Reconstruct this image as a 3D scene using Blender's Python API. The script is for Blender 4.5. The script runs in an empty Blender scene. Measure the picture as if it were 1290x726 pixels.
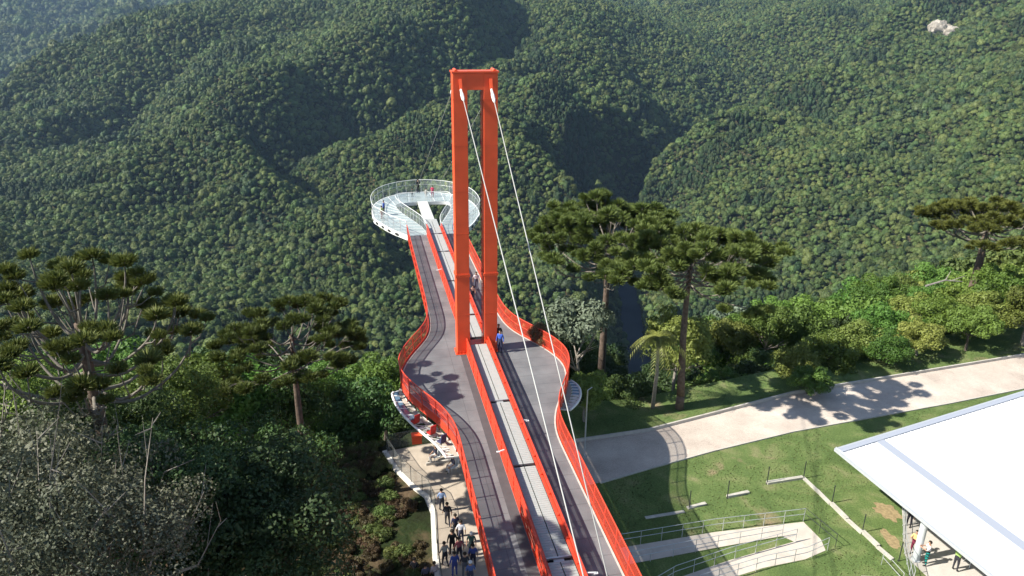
import bpy, bmesh, math, random
import numpy as np
from mathutils import Vector, Matrix
random.seed(7); RNG = np.random.default_rng(7)
SC = bpy.context.scene
COL = SC.collection

# ------------------------------------------------------------------ camera
W_, H_, F_ = 1290., 726., 950.
PITCH, ROLL, YAW = math.radians(21.2), math.radians(0.6), math.radians(11.80)
CAM = np.array([-7.30, -47.32, 23.0])
_h = np.array([math.sin(YAW), math.cos(YAW), 0]); _r = np.array([math.cos(YAW), -math.sin(YAW), 0]); _z = np.array([0, 0, 1.])
_f = _h*math.cos(PITCH) - _z*math.sin(PITCH); _u = _h*math.sin(PITCH) + _z*math.cos(PITCH)
RX = _r*math.cos(ROLL) + _u*math.sin(ROLL); RY = -_r*math.sin(ROLL) + _u*math.cos(ROLL)
def ray(px, py):
    return RX*(px-W_/2)/F_ - RY*(py-H_/2)/F_ + _f
def at_z(px, py, z):
    d = ray(px, py); return CAM + d*((z-CAM[2])/d[2])
def at_v(px, py, v):                      # v = horizontal distance ahead of the drone
    d = ray(px, py); return CAM + d*(v/(d @ _h))
def proj(P):
    d = np.atleast_2d(P) - CAM
    x = d@RX; y = d@RY; w = d@_f
    w = np.where(w > .1, w, .1)
    return W_/2+F_*x/w, H_/2-F_*y/w, d@_f
cd = bpy.data.cameras.new('camera'); cam = bpy.data.objects.new('camera', cd); COL.objects.link(cam)
M = Matrix(((RX[0], RY[0], -_f[0], CAM[0]), (RX[1], RY[1], -_f[1], CAM[1]), (RX[2], RY[2], -_f[2], CAM[2]), (0, 0, 0, 1)))
cam.matrix_world = M
cd.sensor_width = 36; cd.lens = F_/W_*36; cd.clip_start = .1; cd.clip_end = 30000
SC.camera = cam

# ------------------------------------------------------------------ light
SUN_EL = math.radians(42); SUN_AZ = math.radians(-94)      # clockwise from +Y: the sun stands to the left, a touch behind the tower
SD = Vector((math.sin(SUN_AZ)*math.cos(SUN_EL), math.cos(SUN_AZ)*math.cos(SUN_EL), math.sin(SUN_EL)))
sl = bpy.data.lights.new('sun', 'SUN'); so = bpy.data.objects.new('sun', sl); COL.objects.link(so)
sl.energy = 5; sl.angle = math.radians(.53); sl.color = (1, .945, .84)
so.rotation_euler = (-SD).to_track_quat('-Z', 'Y').to_euler()
wd = bpy.data.worlds.new('World'); SC.world = wd; wd.use_nodes = True
nt = wd.node_tree; bg = nt.nodes['Background']; sky = nt.nodes.new('ShaderNodeTexSky')
sky.sky_type = 'NISHITA'; sky.sun_disc = False; sky.sun_elevation = SUN_EL; sky.sun_rotation = SUN_AZ
sky.altitude = 600; sky.air_density = 1.0; sky.dust_density = 1.0
nt.links.new(sky.outputs[0], bg.inputs[0]); bg.inputs[1].default_value = 0.085
SC.view_settings.view_transform = 'Standard'; SC.view_settings.look = 'None'
SC.view_settings.exposure = 0.95; SC.view_settings.gamma = 1
SC.render.engine = 'CYCLES'
cy = SC.cycles
cy.max_bounces = 5; cy.diffuse_bounces = 2; cy.glossy_bounces = 2; cy.transmission_bounces = 4; cy.transparent_max_bounces = 12; cy.volume_bounces = 0
cy.use_denoising = True; cy.use_adaptive_sampling = True; cy.adaptive_threshold = .02
cy.sample_clamp_indirect = 4

# ------------------------------------------------------------------ materials
def mat(name, col, rough=.6, noise=0, scale=4, bump=0, metal=0, spec=.3, col2=None, detail=4):
    m = bpy.data.materials.new(name); m.use_nodes = True
    n = m.node_tree.nodes; l = m.node_tree.links; b = n['Principled BSDF']
    b.inputs['Roughness'].default_value = rough; b.inputs['Metallic'].default_value = metal
    b.inputs['Specular IOR Level'].default_value = spec
    c = (*col, 1); b.inputs['Base Color'].default_value = c
    if noise or bump:
        tc = n.new('ShaderNodeTexCoord'); tx = n.new('ShaderNodeTexNoise')
        tx.inputs['Scale'].default_value = scale; tx.inputs['Detail'].default_value = detail
        l.new(tc.outputs['Object'], tx.inputs['Vector'])
        if noise:
            r = n.new('ShaderNodeMapRange'); r.inputs[1].default_value = .3; r.inputs[2].default_value = .7
            l.new(tx.outputs[0], r.inputs[0])
            mx = n.new('ShaderNodeMix'); mx.data_type = 'RGBA'
            c2 = col2 if col2 else tuple(x*(1-noise) for x in col)
            mx.inputs[6].default_value = (*c2, 1); mx.inputs[7].default_value = c
            l.new(r.outputs[0], mx.inputs[0]); l.new(mx.outputs[2], b.inputs['Base Color'])
        if bump:
            bp = n.new('ShaderNodeBump'); bp.inputs['Strength'].default_value = bump; bp.inputs['Distance'].default_value = .05
            l.new(tx.outputs[0], bp.inputs['Height']); l.new(bp.outputs[0], b.inputs['Normal'])
    return m
def foliage(name, c1, c2, trans=.25, rough=.55):
    """leaf colour varies leaf by leaf (attribute tint) and tree by tree (object random)"""
    m = bpy.data.materials.new(name); m.use_nodes = True
    n = m.node_tree.nodes; l = m.node_tree.links; b = n['Principled BSDF']
    b.inputs['Roughness'].default_value = rough; b.inputs['Specular IOR Level'].default_value = .25
    at = n.new('ShaderNodeAttribute'); at.attribute_name = 'tint'
    oi = n.new('ShaderNodeObjectInfo')
    mx = n.new('ShaderNodeMix'); mx.data_type = 'RGBA'; mx.inputs[6].default_value = (*c1, 1); mx.inputs[7].default_value = (*c2, 1)
    ad = n.new('ShaderNodeMath'); ad.operation = 'MULTIPLY_ADD'; ad.inputs[1].default_value = .55
    l.new(oi.outputs['Random'], ad.inputs[0])
    m2 = n.new('ShaderNodeMath'); m2.operation = 'MULTIPLY'; m2.inputs[1].default_value = .45; l.new(at.outputs['Fac'], m2.inputs[0])
    l.new(m2.outputs[0], ad.inputs[2]); l.new(ad.outputs[0], mx.inputs[0])
    hs = n.new('ShaderNodeHueSaturation')
    # per-tree value and hue shift
    v = n.new('ShaderNodeMath'); v.operation = 'MULTIPLY_ADD'; v.inputs[1].default_value = .55; v.inputs[2].default_value = .70
    fr = n.new('ShaderNodeMath'); fr.operation = 'MULTIPLY'; fr.inputs[1].default_value = 7.31; l.new(oi.outputs['Random'], fr.inputs[0])
    f2 = n.new('ShaderNodeMath'); f2.operation = 'FRACT'; l.new(fr.outputs[0], f2.inputs[0]); l.new(f2.outputs[0], v.inputs[0])
    fh = n.new('ShaderNodeMath'); fh.operation = 'MULTIPLY'; fh.inputs[1].default_value = 13.7; l.new(oi.outputs['Random'], fh.inputs[0])
    f3 = n.new('ShaderNodeMath'); f3.operation = 'FRACT'; l.new(fh.outputs[0], f3.inputs[0])
    hm_ = n.new('ShaderNodeMath'); hm_.operation = 'MULTIPLY_ADD'; hm_.inputs[1].default_value = .055; hm_.inputs[2].default_value = .470; l.new(f3.outputs[0], hm_.inputs[0]); l.new(hm_.outputs[0], hs.inputs['Hue'])
    l.new(v.outputs[0], hs.inputs['Value']); l.new(mx.outputs[2], hs.inputs['Color'])
    l.new(hs.outputs[0], b.inputs['Base Color'])
    tr = n.new('ShaderNodeBsdfTranslucent'); l.new(hs.outputs[0], tr.inputs['Color'])
    ms = n.new('ShaderNodeMixShader'); ms.inputs[0].default_value = trans
    l.new(b.outputs[0], ms.inputs[1]); l.new(tr.outputs[0], ms.inputs[2])
    l.new(ms.outputs[0], n['Material Output'].inputs['Surface'])
    return m
def patchy(m, c3, c4):
    n = m.node_tree.nodes; l = m.node_tree.links; oi = [q for q in n if q.type == 'OBJECT_INFO'][0]; hs = [q for q in n if q.type == 'HUE_SAT'][0]
    src = hs.inputs['Color'].links[0].from_socket
    for sc, c, lo, hi, sd in ((.011, c3, .52, .66, 0), (.017, c4, .54, .64, 400)):
        ad = n.new('ShaderNodeVectorMath'); ad.operation = 'ADD'; ad.inputs[1].default_value = (sd, sd, 0); l.new(oi.outputs['Location'], ad.inputs[0])
        t = n.new('ShaderNodeTexNoise'); t.inputs['Scale'].default_value = sc; t.inputs['Detail'].default_value = 5; t.inputs['Roughness'].default_value = .7; l.new(ad.outputs[0], t.inputs['Vector'])
        r = n.new('ShaderNodeMapRange'); r.inputs[1].default_value = lo; r.inputs[2].default_value = hi; r.inputs[4].default_value = .8; l.new(t.outputs[0], r.inputs[0])
        mx = n.new('ShaderNodeMix'); mx.data_type = 'RGBA'; l.new(r.outputs[0], mx.inputs[0]); l.new(src, mx.inputs[6]); mx.inputs[7].default_value = (*c, 1); src = mx.outputs[2]
    l.new(src, hs.inputs['Color'])
def see_through(name, col, solid, rough=.4, glass=False):
    m = bpy.data.materials.new(name); m.use_nodes = True
    n = m.node_tree.nodes; l = m.node_tree.links; b = n['Principled BSDF']
    b.inputs['Base Color'].default_value = (*col, 1); b.inputs['Roughness'].default_value = rough
    t = n.new('ShaderNodeBsdfTransparent'); ms = n.new('ShaderNodeMixShader'); ms.inputs[0].default_value = solid
    l.new(t.outputs[0], ms.inputs[1]); l.new(b.outputs[0], ms.inputs[2]); l.new(ms.outputs[0], n['Material Output'].inputs['Surface'])
    return m

ORANGE = mat('orange_paint', (.84, .108, .036), .42, noise=.2, scale=.8, spec=.4, bump=.08, detail=8)
RAILRED = mat('railing_paint', (.60, .062, .028), .42, spec=.4)
REDMESH = see_through('red_mesh', (.58, .055, .026), .50)
DARKRED = mat('dark_red_steel', (.35, .03, .015), .5)
STEEL = mat('galvanised_steel', (.55, .57, .58), .35, metal=.5)
WHITEST = mat('white_steel', (.78, .79, .77), .4, noise=.1, scale=2)
CABLE = mat('cable_sheath', (.42, .42, .40), .5)
CONC = mat('concrete', (.36, .34, .31), .85, noise=.25, scale=1.5, bump=.2)
PALECONC = mat('pale_concrete', (.52, .49, .44), .85, noise=.22, scale=2.2)
WHITEW = mat('white_parapet', (.72, .69, .62), .7, noise=.22, scale=3)
DARKST = mat('dark_steel', (.03, .035, .035), .5)
FENCEMESH = see_through('fence_mesh', (.20, .21, .20), .22)
GLASS = see_through('balustrade_glass', (.62, .72, .72), .14, rough=.08)
BLUEGL = mat('blue_glass_panel', (.10, .17, .24), .12, spec=.9)
GLFLOOR = mat('frosted_glass_floor', (.37, .43, .42), .25, noise=.3, scale=.8, spec=.5)
GREYLID = mat('cover_panel', (.38, .39, .375), .5, noise=.1, scale=3)
GAP = mat('gap', (.03, .03, .03), .8)

def deck_mat():
    m = mat('walkway_decking', (.20, .20, .205), .62)
    n = m.node_tree.nodes; l = m.node_tree.links; b = n['Principled BSDF']
    tc = n.new('ShaderNodeTexCoord'); sp = n.new('ShaderNodeSeparateXYZ'); l.new(tc.outputs['Object'], sp.inputs[0])
    nz = n.new('ShaderNodeTexNoise'); nz.inputs['Scale'].default_value = .55; nz.inputs['Detail'].default_value = 7; l.new(tc.outputs['Object'], nz.inputs[0])
    nz2 = n.new('ShaderNodeTexNoise'); nz2.inputs['Scale'].default_value = 30; nz2.inputs['Detail'].default_value = 3; l.new(tc.outputs['Object'], nz2.inputs[0])
    cr = n.new('ShaderNodeValToRGB'); cr.color_ramp.elements[0].position = .35; cr.color_ramp.elements[1].position = .68
    cr.color_ramp.elements[0].color = (.122, .124, .130, 1); cr.color_ramp.elements[1].color = (.190, .192, .197, 1); l.new(nz.outputs[0], cr.inputs[0])
    def lines(src, period, width):
        a = n.new('ShaderNodeMath'); a.operation = 'PINGPONG'; a.inputs[1].default_value = period/2; l.new(src, a.inputs[0])
        c = n.new('ShaderNodeMath'); c.operation = 'LESS_THAN'; c.inputs[1].default_value = width; l.new(a.outputs[0], c.inputs[0]); return c.outputs[0]
    ly = lines(sp.outputs[1], 1.22, .022)
    ax = n.new('ShaderNodeMath'); ax.operation = 'ABSOLUTE'; l.new(sp.outputs[0], ax.inputs[0])
    ss = n.new('ShaderNodeMath'); ss.operation = 'SUBTRACT'; ss.inputs[1].default_value = 1.9; l.new(ax.outputs[0], ss.inputs[0])
    s2 = n.new('ShaderNodeMath'); s2.operation = 'ABSOLUTE'; l.new(ss.outputs[0], s2.inputs[0])
    s3 = n.new('ShaderNodeMath'); s3.operation = 'LESS_THAN'; s3.inputs[1].default_value = .02; l.new(s2.outputs[0], s3.inputs[0])
    mxx = n.new('ShaderNodeMath'); mxx.operation = 'MAXIMUM'; l.new(ly, mxx.inputs[0]); l.new(s3.outputs[0], mxx.inputs[1])
    k = n.new('ShaderNodeMath'); k.operation = 'MULTIPLY'; k.inputs[1].default_value = .35; l.new(mxx.outputs[0], k.inputs[0])
    mx = n.new('ShaderNodeMix'); mx.data_type = 'RGBA'; l.new(k.outputs[0], mx.inputs[0]); l.new(cr.outputs[0], mx.inputs[6]); mx.inputs[7].default_value = (.03, .03, .03, 1)
    m2 = n.new('ShaderNodeMix'); m2.data_type = 'RGBA'; m2.blend_type = 'OVERLAY'; m2.inputs[0].default_value = .35; l.new(mx.outputs[2], m2.inputs[6]); l.new(nz2.outputs[0], m2.inputs[7])
    l.new(m2.outputs[2], b.inputs['Base Color']); return m
DECKM = deck_mat()

# ------------------------------------------------------------------ mesh helpers
class MB:
    def __init__(s): s.v = []; s.f = []; s.m = []
    def add(s, vs, fs, mi=0):
        o = len(s.v); s.v += [tuple(map(float, p)) for p in vs]; s.f += [tuple(i+o for i in f) for f in fs]; s.m += [mi]*len(fs); return s
    def box(s, x0, x1, y0, y1, z0, z1, mi=0):
        vs = [(x, y, z) for x in (x0, x1) for y in (y0, y1) for z in (z0, z1)]
        return s.add(vs, [(0, 1, 3, 2), (4, 6, 7, 5), (0, 4, 5, 1), (2, 3, 7, 6), (0, 2, 6, 4), (1, 5, 7, 3)], mi)
    def obox(s, p, q, w, h, up=(0, 0, 1), mi=0):        # bar from p to q, width w, height h
        p = Vector(p); q = Vector(q); d = (q-p).normalized(); u = Vector(up); sd = d.cross(u)
        if sd.length < 1e-4: sd = d.cross(Vector((1, 0, 0)))
        sd.normalize(); u = sd.cross(d)
        vs = []
        for c in (p, q):
            for a, b in ((-1, -1), (1, -1), (1, 1), (-1, 1)): vs.append(c+sd*a*w/2+u*b*h/2)
        return s.add(vs, [(0, 1, 2, 3), (4, 7, 6, 5), (0, 4, 5, 1), (1, 5, 6, 2), (2, 6, 7, 3), (3, 7, 4, 0)], mi)
    def tube(s, pts, rad, n=6, mi=0, cap=True):
        pts = [Vector(p) for p in pts]; k = len(pts)
        if not hasattr(rad, '__len__'): rad = [rad]*k
        vs = []; prev = None
        for i, p in enumerate(pts):
            d = (pts[min(i+1, k-1)]-pts[max(i-1, 0)])
            if d.length < 1e-6: d = Vector((0, 0, 1))
            d.normalize()
            if prev is None: a = d.orthogonal().normalized()
            else:
                a = prev-d*prev.dot(d)
                a = a.normalized() if a.length > 1e-4 else d.orthogonal().normalized()
            prev = a; b = d.cross(a)
            for j in range(n):
                t = 2*math.pi*j/n; vs.append(p+(a*math.cos(t)+b*math.sin(t))*rad[i])
        fs = [(i*n+j, i*n+(j+1) % n, (i+1)*n+(j+1) % n, (i+1)*n+j) for i in range(k-1) for j in range(n)]
        if cap: fs += [tuple(range(n-1, -1, -1)), tuple((k-1)*n+j for j in range(n))]
        return s.add(vs, fs, mi)
    def strip(s, A, B, mi=0):
        n = len(A); return s.add(list(A)+list(B), [(i, i+1, n+i+1, n+i) for i in range(n-1)], mi)
    def prism(s, poly, z0, z1, mi=0, mi_top=None):
        n = len(poly); vs = [(p[0], p[1], z0) for p in poly]+[(p[0], p[1], z1) for p in poly]
        s.add(vs, [tuple(range(n-1, -1, -1))]+[(i, (i+1) % n, n+(i+1) % n, n+i) for i in range(n)], mi)
        return s.add([(p[0], p[1], z1) for p in poly], [tuple(range(n))], mi if mi_top is None else mi_top)
    def build(s, name, mats, parent=None, smooth=False, loc=None):
        me = bpy.data.meshes.new(name); me.from_pydata(s.v, [], s.f)
        if not isinstance(mats, (list, tuple)): mats = [mats]
        for m in mats: me.materials.append(m)
        if len(mats) > 1: me.polygons.foreach_set('material_index', s.m)
        if smooth: me.polygons.foreach_set('use_smooth', [True]*len(me.polygons))
        me.update()
        o = bpy.data.objects.new(name, me); COL.objects.link(o)
        if parent: o.parent = parent
        if loc is not None: o.location = loc
        return o
def tag(o, label=None, cat=None, group=None, kind=None):
    for k, v in (('label', label), ('category', cat), ('group', group), ('kind', kind)):
        if v: o[k] = v
    return o
def empty(name, loc=(0, 0, 0), rz=0):
    o = bpy.data.objects.new(name, None); COL.objects.link(o); o.location = loc; o.rotation_euler = (0, 0, rz); o.empty_display_size = .2
    return o
def np_mesh(name, V, Fq, mats, tint=None, smooth=False):
    """mesh from arrays: V (n,3), Fq (m,k) with k = 3 or 4"""
    me = bpy.data.meshes.new(name); k = Fq.shape[1]
    me.vertices.add(len(V)); me.vertices.foreach_set('co', V.astype(np.float32).ravel())
    me.loops.add(Fq.size); me.loops.foreach_set('vertex_index', Fq.astype(np.int32).ravel())
    me.polygons.add(len(Fq)); me.polygons.foreach_set('loop_start', np.arange(0, Fq.size, k, dtype=np.int32))
    me.polygons.foreach_set('loop_total', np.full(len(Fq), k, np.int32))
    me.update(calc_edges=True)
    if smooth: me.polygons.foreach_set('use_smooth', [True]*len(Fq))
    if tint is not None:
        a = me.attributes.new('tint', 'FLOAT', 'FACE'); a.data.foreach_set('value', tint.astype(np.float32))
    for m in (mats if isinstance(mats, (list, tuple)) else [mats]): me.materials.append(m)
    return me

# ------------------------------------------------------------------ noise
def vnoise(x, y, seed=0):
    xi = np.floor(x).astype(np.int64); yi = np.floor(y).astype(np.int64); fx = x-xi; fy = y-yi
    fx = fx*fx*(3-2*fx); fy = fy*fy*(3-2*fy)
    def h(a, b):
        n = (a*374761393+b*668265263+seed*1442695) & 0x7fffffff
        n = ((n ^ (n >> 13))*1274126177) & 0x7fffffff
        return ((n ^ (n >> 16)) & 0xffff)/65535.
    return (h(xi, yi)*(1-fx)+h(xi+1, yi)*fx)*(1-fy)+(h(xi, yi+1)*(1-fx)+h(xi+1, yi+1)*fx)*fy
def fbm(x, y, oct=4, seed=0):
    s = 0; a = .5
    for i in range(oct): s = s+a*(vnoise(x*2**i+17.3*i, y*2**i-9.1*i, seed+i)-.5); a *= .5
    return s

# ------------------------------------------------------------------ terrain
VIS = [  # (px, py, distance ahead): canopy surface seen in the photograph
 (0,450,430),(200,450,480),(400,450,520),(560,450,560),(650,440,600),
 (-200,350,540),(0,350,560),(200,350,650),(400,350,720),(560,350,740),(680,350,760),
 (-200,250,800),(0,260,830),(200,260,880),(400,260,950),(560,260,940),(685,260,920),
 (560,180,1090),(620,140,1160),(640,128,1200),(680,175,1020),(690,230,950),
 (400,190,1130),(200,180,1160),(60,170,1230),(-150,180,1300),
 (0,137,1420),(50,115,1470),(100,90,1530),(150,60,1600),(190,25,1680),(240,-4,1800),(-200,190,1450),
 (500,36,1520),(455,50,1430),(400,68,1370),(330,97,1300),(270,128,1240),(210,155,1200),(545,60,1500),
 (150,130,1420),(250,75,1520),(330,40,1650),(400,0,1850),(330,0,1800),(480,0,1900),(440,20,1700),
 (600,60,1560),(600,0,2000),(640,95,1450),
 (700,0,2300),(665,65,1600),(720,72,1560),(800,80,1720),(850,90,1820),(950,60,2000),(1050,0,2600),(900,0,2700),(800,10,2400),
 (688,108,1290),(740,116,1370),(800,122,1480),(860,132,1610),(915,158,1740),
 (820,212,1330),(840,250,1180),(880,290,1040),(900,340,880),(850,400,760),(845,450,690),
 (1000,130,1420),(960,150,1450),(1100,100,1480),(1100,35,1750),(1190,50,1650),(1200,-4,1900),(900,180,1420),
 (1290,0,1500),(1290,100,1150),(1290,200,820),(1450,0,1300),(1450,150,800),
 (1100,200,1060),(1200,150,1150),(1100,300,770),(1000,250,960),(1000,330,800),(1000,400,620),(950,440,560),
 (400,122,1290),(500,100,1380),(545,135,1230),(450,165,1150),(350,140,1200),(600,100,1450),(625,50,1650),(655,25,1800),
 (745,165,1290),(800,180,1400),(750,215,1215),(705,165,1180),(850,200,1470),(735,285,1040),(745,335,880),(775,300,980),
 (1200,250,800),(1190,330,560),(1290,290,560)]
HID = [  # (px column, distance, height): floor of the canyon, hidden flanks, our own slope
 (815,700,-332),(800,780,-330),(792,900,-328),(785,1000,-330),(770,1150,-330),(782,1310,-325),(838,1440,-322),(890,1560,-312),(738,1200,-326),(720,1050,-325),
 (830,560,-330),(700,480,-290),(500,420,-258),(300,380,-225),(100,350,-205),(-100,340,-225),(-300,400,-215),
 (150,1800,-330),(0,1680,-360),(-60,1600,-340),(80,1800,-340),(50,2100,-360),(-200,1800,-380),(250,2100,-280),(-300,2400,-330),
 (560,1250,-195),(690,1190,-310),(664,1420,-170),(655,1560,-130),
 (0,3000,-180),(60,3300,-90),(150,3000,-170),(100,3900,40),(250,4200,80),(0,4200,60),(-300,4000,60),(200,3400,-120),(400,3200,60),
 (700,3600,180),(1000,3600,200),(1300,3000,330),(600,5000,330),(0,6000,300),(1200,6000,400),(-600,5000,250),(1800,4000,350),(400,2600,30),
 (1200,2500,180),(1450,2000,200),(1700,1200,80),(1900,700,0),(1000,2000,-20),
 (645,60,-30),(645,120,-68),(645,200,-128),(645,300,-200),(645,400,-268),
 (300,120,-68),(300,200,-120),(300,300,-185),(0,120,-60),(0,200,-112),(0,280,-175),(-400,150,-60),(-400,260,-130),
 (900,120,-62),(900,200,-120),(900,300,-195),(900,420,-285),(1150,120,-50),(1150,200,-95),(1150,300,-150),(1150,380,-190),
 (1350,150,-45),(1350,250,-80),(1350,350,-105),(1600,200,-40),(1600,350,-50),(2100,300,-20)]
def uv_col(px, v):
    d = ray(px, 363.); hd = d-_z*(d@_z); return CAM[:2]+(hd/(hd@_h))[:2]*v
pts = []
for px, py, v in VIS:
    p = at_v(px, py, v); pts.append((p[0], p[1], p[2]-5))
for px, v, z in HID:
    p = uv_col(px, v); pts.append((p[0], p[1], z))
ESC = [  # scarps: (drop, width, reach, end fade at start, [(px, distance)...]); the ground right of the path falls away
 (140, 80, 260, 1, [(712, 600), (712, 700), (708, 800), (704, 940), (700, 1030), (685, 1120), (668, 1220), (655, 1400)]),
 (250, 140, 320, 1, [(230, 1160), (285, 1210), (345, 1270), (415, 1330), (475, 1400), (528, 1500), (565, 1620), (590, 1800), (610, 2100)]),
 (230, 50, 320, 0, [(640, 1080), (662, 1150), (694, 1225), (740, 1310), (795, 1410), (850, 1530), (900, 1660)]),
 (190, 90, 300, 1, [(360, 2300), (300, 2060), (245, 1880), (195, 1750), (150, 1670), (100, 1595), (45, 1530), (-20, 1480), (-100, 1420), (-250, 1380)]),
 (130, 90, 300, 1, [(1290, 2250), (1200, 1990), (1095, 1800), (1000, 1600), (935, 1510), (872, 1450), (812, 1345), (800, 1250)]),
 (60, 90, 220, 1, [(40, 1150), (90, 1250), (160, 1380), (230, 1520), (300, 1700)]),
 (35, 90, 200, 1, [(300, 1000), (335, 1090), (315, 1180)]),
 (35, 90, 180, 1, [(170, 860), (190, 1000), (150, 1150)]),
 (35, 80, 160, 1, [(420, 720), (450, 800), (430, 900)]),
 (30, 80, 160, 1, [(1010, 900), (1050, 1050), (1040, 1200)]),
 (30, 80, 160, 1, [(1180, 850), (1200, 1000), (1180, 1200)]),
 (90, 70, 300, 1, [(60, 2700), (120, 3100), (80, 3600)]),
 (90, 70, 300, 1, [(180, 2800), (240, 3200), (220, 3700)])]
def escarp(x, y):
    out = np.zeros(len(x))
    for A, w, reach, fd, L in ESC:
        L = np.array([uv_col(*q) for q in L]); n = len(L)
        best = np.full(len(x), 1e9); sg = np.zeros(len(x)); fa = np.zeros(len(x))
        for i, (a, b) in enumerate(zip(L[:-1], L[1:])):
            dv = b-a; ln = np.linalg.norm(dv); tt = ((x-a[0])*dv[0]+(y-a[1])*dv[1])/(ln*ln); t = np.clip(tt, 0, 1)
            ex = x-a[0]-t*dv[0]; ey = y-a[1]-t*dv[1]; dd = np.hypot(ex, ey); c = dv[0]*(y-a[1])-dv[1]*(x-a[0])
            k = dd < best; best = np.where(k, dd, best); sg = np.where(k, np.sign(c), sg)
            al = (i+t)/(n-1); fa = np.where(k, (lambda q: q*q*(3-2*q))(np.clip(np.minimum(al*(5 if fd else 7), (1-al)*5), 0, 1)), fa)
        s = sg*best
        t = np.clip(-s/w, 0, 1); t = t*t*(3-2*t); lip = .22*np.exp(-(s/(w*1.1)-.7)**2)
        out += A*fa*(lip-t*np.exp(-np.maximum(-s-w, 0)/reach*1.3))
    return out
P_ = np.array(pts); S_ = 1000.
P_[:, 2] -= escarp(P_[:, 0], P_[:, 1])*np.clip((np.hypot(P_[:, 0]-CAM[0], P_[:, 1]-CAM[1])-450)/200, 0, 1)
def tps_k(r2): return .5*r2*np.log(np.maximum(r2, 1e-12))
N_ = len(P_); X_ = P_[:, :2]/S_
K_ = tps_k(((X_[:, None]-X_[None])**2).sum(-1))+np.eye(N_)*8e-4
A_ = np.zeros((N_+3, N_+3)); A_[:N_, :N_] = K_; A_[:N_, N_:] = np.c_[np.ones(N_), X_]; A_[N_:, :N_] = A_[:N_, N_:].T
C_ = np.linalg.solve(A_, np.r_[P_[:, 2], 0, 0, 0])
def tps(x, y):
    q = np.stack([x, y], -1)/S_; out = np.empty(len(q))
    for i in range(0, len(q), 20000):
        s = q[i:i+20000]; k = tps_k(((s[:, None]-X_[None])**2).sum(-1)); out[i:i+20000] = k@C_[:N_]+C_[N_]+s@C_[N_+1:]
    return out
EDGE = np.array([(-400, -60), (-120, -30), (-60, -12), (-30, -5), (-14, -1.2), (-7.2, -.4), (-4, 1.5), (6, 2.2), (14, 2.4), (28, 5.0), (53, 9.5), (110, 26), (400, 80)], float)
GZ = -7.0
RIVER = np.array([uv_col(px, v) for px, v in ((900, 430), (860, 500), (832, 560), (822, 640), (812, 720), (800, 790), (793, 880), (786, 980), (770, 1150), (785, 1300), (838, 1440), (895, 1560))])
def dist_poly(x, y, L):
    best = np.full(len(x), 1e9)
    for a, b in zip(L[:-1], L[1:]):
        d = b-a; t = np.clip(((x-a[0])*d[0]+(y-a[1])*d[1])/(d@d), 0, 1)
        best = np.minimum(best, np.hypot(x-a[0]-t*d[0], y-a[1]-t*d[1]))
    return best
def sstep(a, b, x):
    t = np.clip((x-a)/(b-a), 0, 1); return t*t*(3-2*t)
def height(x, y):
    x = np.atleast_1d(np.asarray(x, float)); y = np.atleast_1d(np.asarray(y, float))
    d = y-np.interp(x, EDGE[:, 0], EDGE[:, 1])
    r = np.hypot(x-CAM[0], y-CAM[1])
    far = tps(x, y)
    amp = np.clip((r-250)/500, 0, 1)
    far = far+escarp(x, y)*np.clip((r-450)/200, 0, 1)+amp*(np.where(r > 2600, 240, 92)*fbm(x/280., y/280., 3, 3)+34*fbm(x/120., y/120., 2, 9))*np.clip((far+335)/60, .12, 1)
    far = np.where((r > 300) & (far < -325), -325-13*np.tanh((-325-far)/40.), far)
    near = GZ-.62*np.maximum(d, 0)-1.2*(1-np.exp(-np.maximum(d, 0)/2.))
    near = near+sstep(0, 12, d)*3*fbm(x/14., y/14., 3, 5)
    left = sstep(-9, -26, x)*sstep(4, -14, d)                # the wooded bank on the left lies a little lower
    near = near-left*2.2+left*.8*fbm(x/6., y/6., 2, 8)
    s = sstep(25, 130, d)
    z = near*(1-s)+far*s
    rv = dist_poly(x, y, RIVER)
    z = np.where((r > 300) & (rv < 60), z+(np.minimum(z, -334)-z)*(1-sstep(13, 45, rv)), z)
    return z

# fan-shaped sheet, fine near the bridge and reaching past the farthest ridge
APX = CAM[:2]-_h[:2]*55-_z[:2]
rr = np.geomspace(30, 9000, 620); aa = np.radians(np.linspace(-68, 68, 520))
RR, AA = np.meshgrid(rr, aa, indexing='ij')
gx = APX[0]+RR*np.sin(AA+YAW); gy = APX[1]+RR*np.cos(AA+YAW)
gz = height(gx.ravel(), gy.ravel()).reshape(gx.shape)
V = np.stack([gx, gy, gz], -1).reshape(-1, 3); I = np.arange(len(V)).reshape(gx.shape)
Fq = np.stack([I[:-1, :-1], I[:-1, 1:], I[1:, 1:], I[1:, :-1]], -1).reshape(-1, 4)[:, ::-1]

def ground_mat():
    m = mat('hillside_soil', (.03, .04, .02), .95, spec=.1)
    n = m.node_tree.nodes; l = m.node_tree.links; b = n['Principled BSDF']
    tc = n.new('ShaderNodeTexCoord')
    def nz(s, d=5):
        t = n.new('ShaderNodeTexNoise'); t.inputs['Scale'].default_value = s; t.inputs['Detail'].default_value = d; l.new(tc.outputs['Object'], t.inputs[0]); return t.outputs[0]
    a = n.new('ShaderNodeValToRGB'); e = a.color_ramp.elements
    e[0].position = .38; e[0].color = (.018, .022, .010, 1); e[1].position = .66; e[1].color = (.110, .078, .048, 1)
    q = a.color_ramp.elements.new(.52); q.color = (.022, .034, .012, 1)
    l.new(nz(.35, 8), a.inputs[0]); l.new(a.outputs[0], b.inputs['Base Color'])
    bp = n.new('ShaderNodeBump'); bp.inputs['Strength'].default_value = .7; bp.inputs['Distance'].default_value = .2
    l.new(nz(2.5, 6), bp.inputs['Height']); l.new(bp.outputs[0], b.inputs['Normal']); return m
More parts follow.
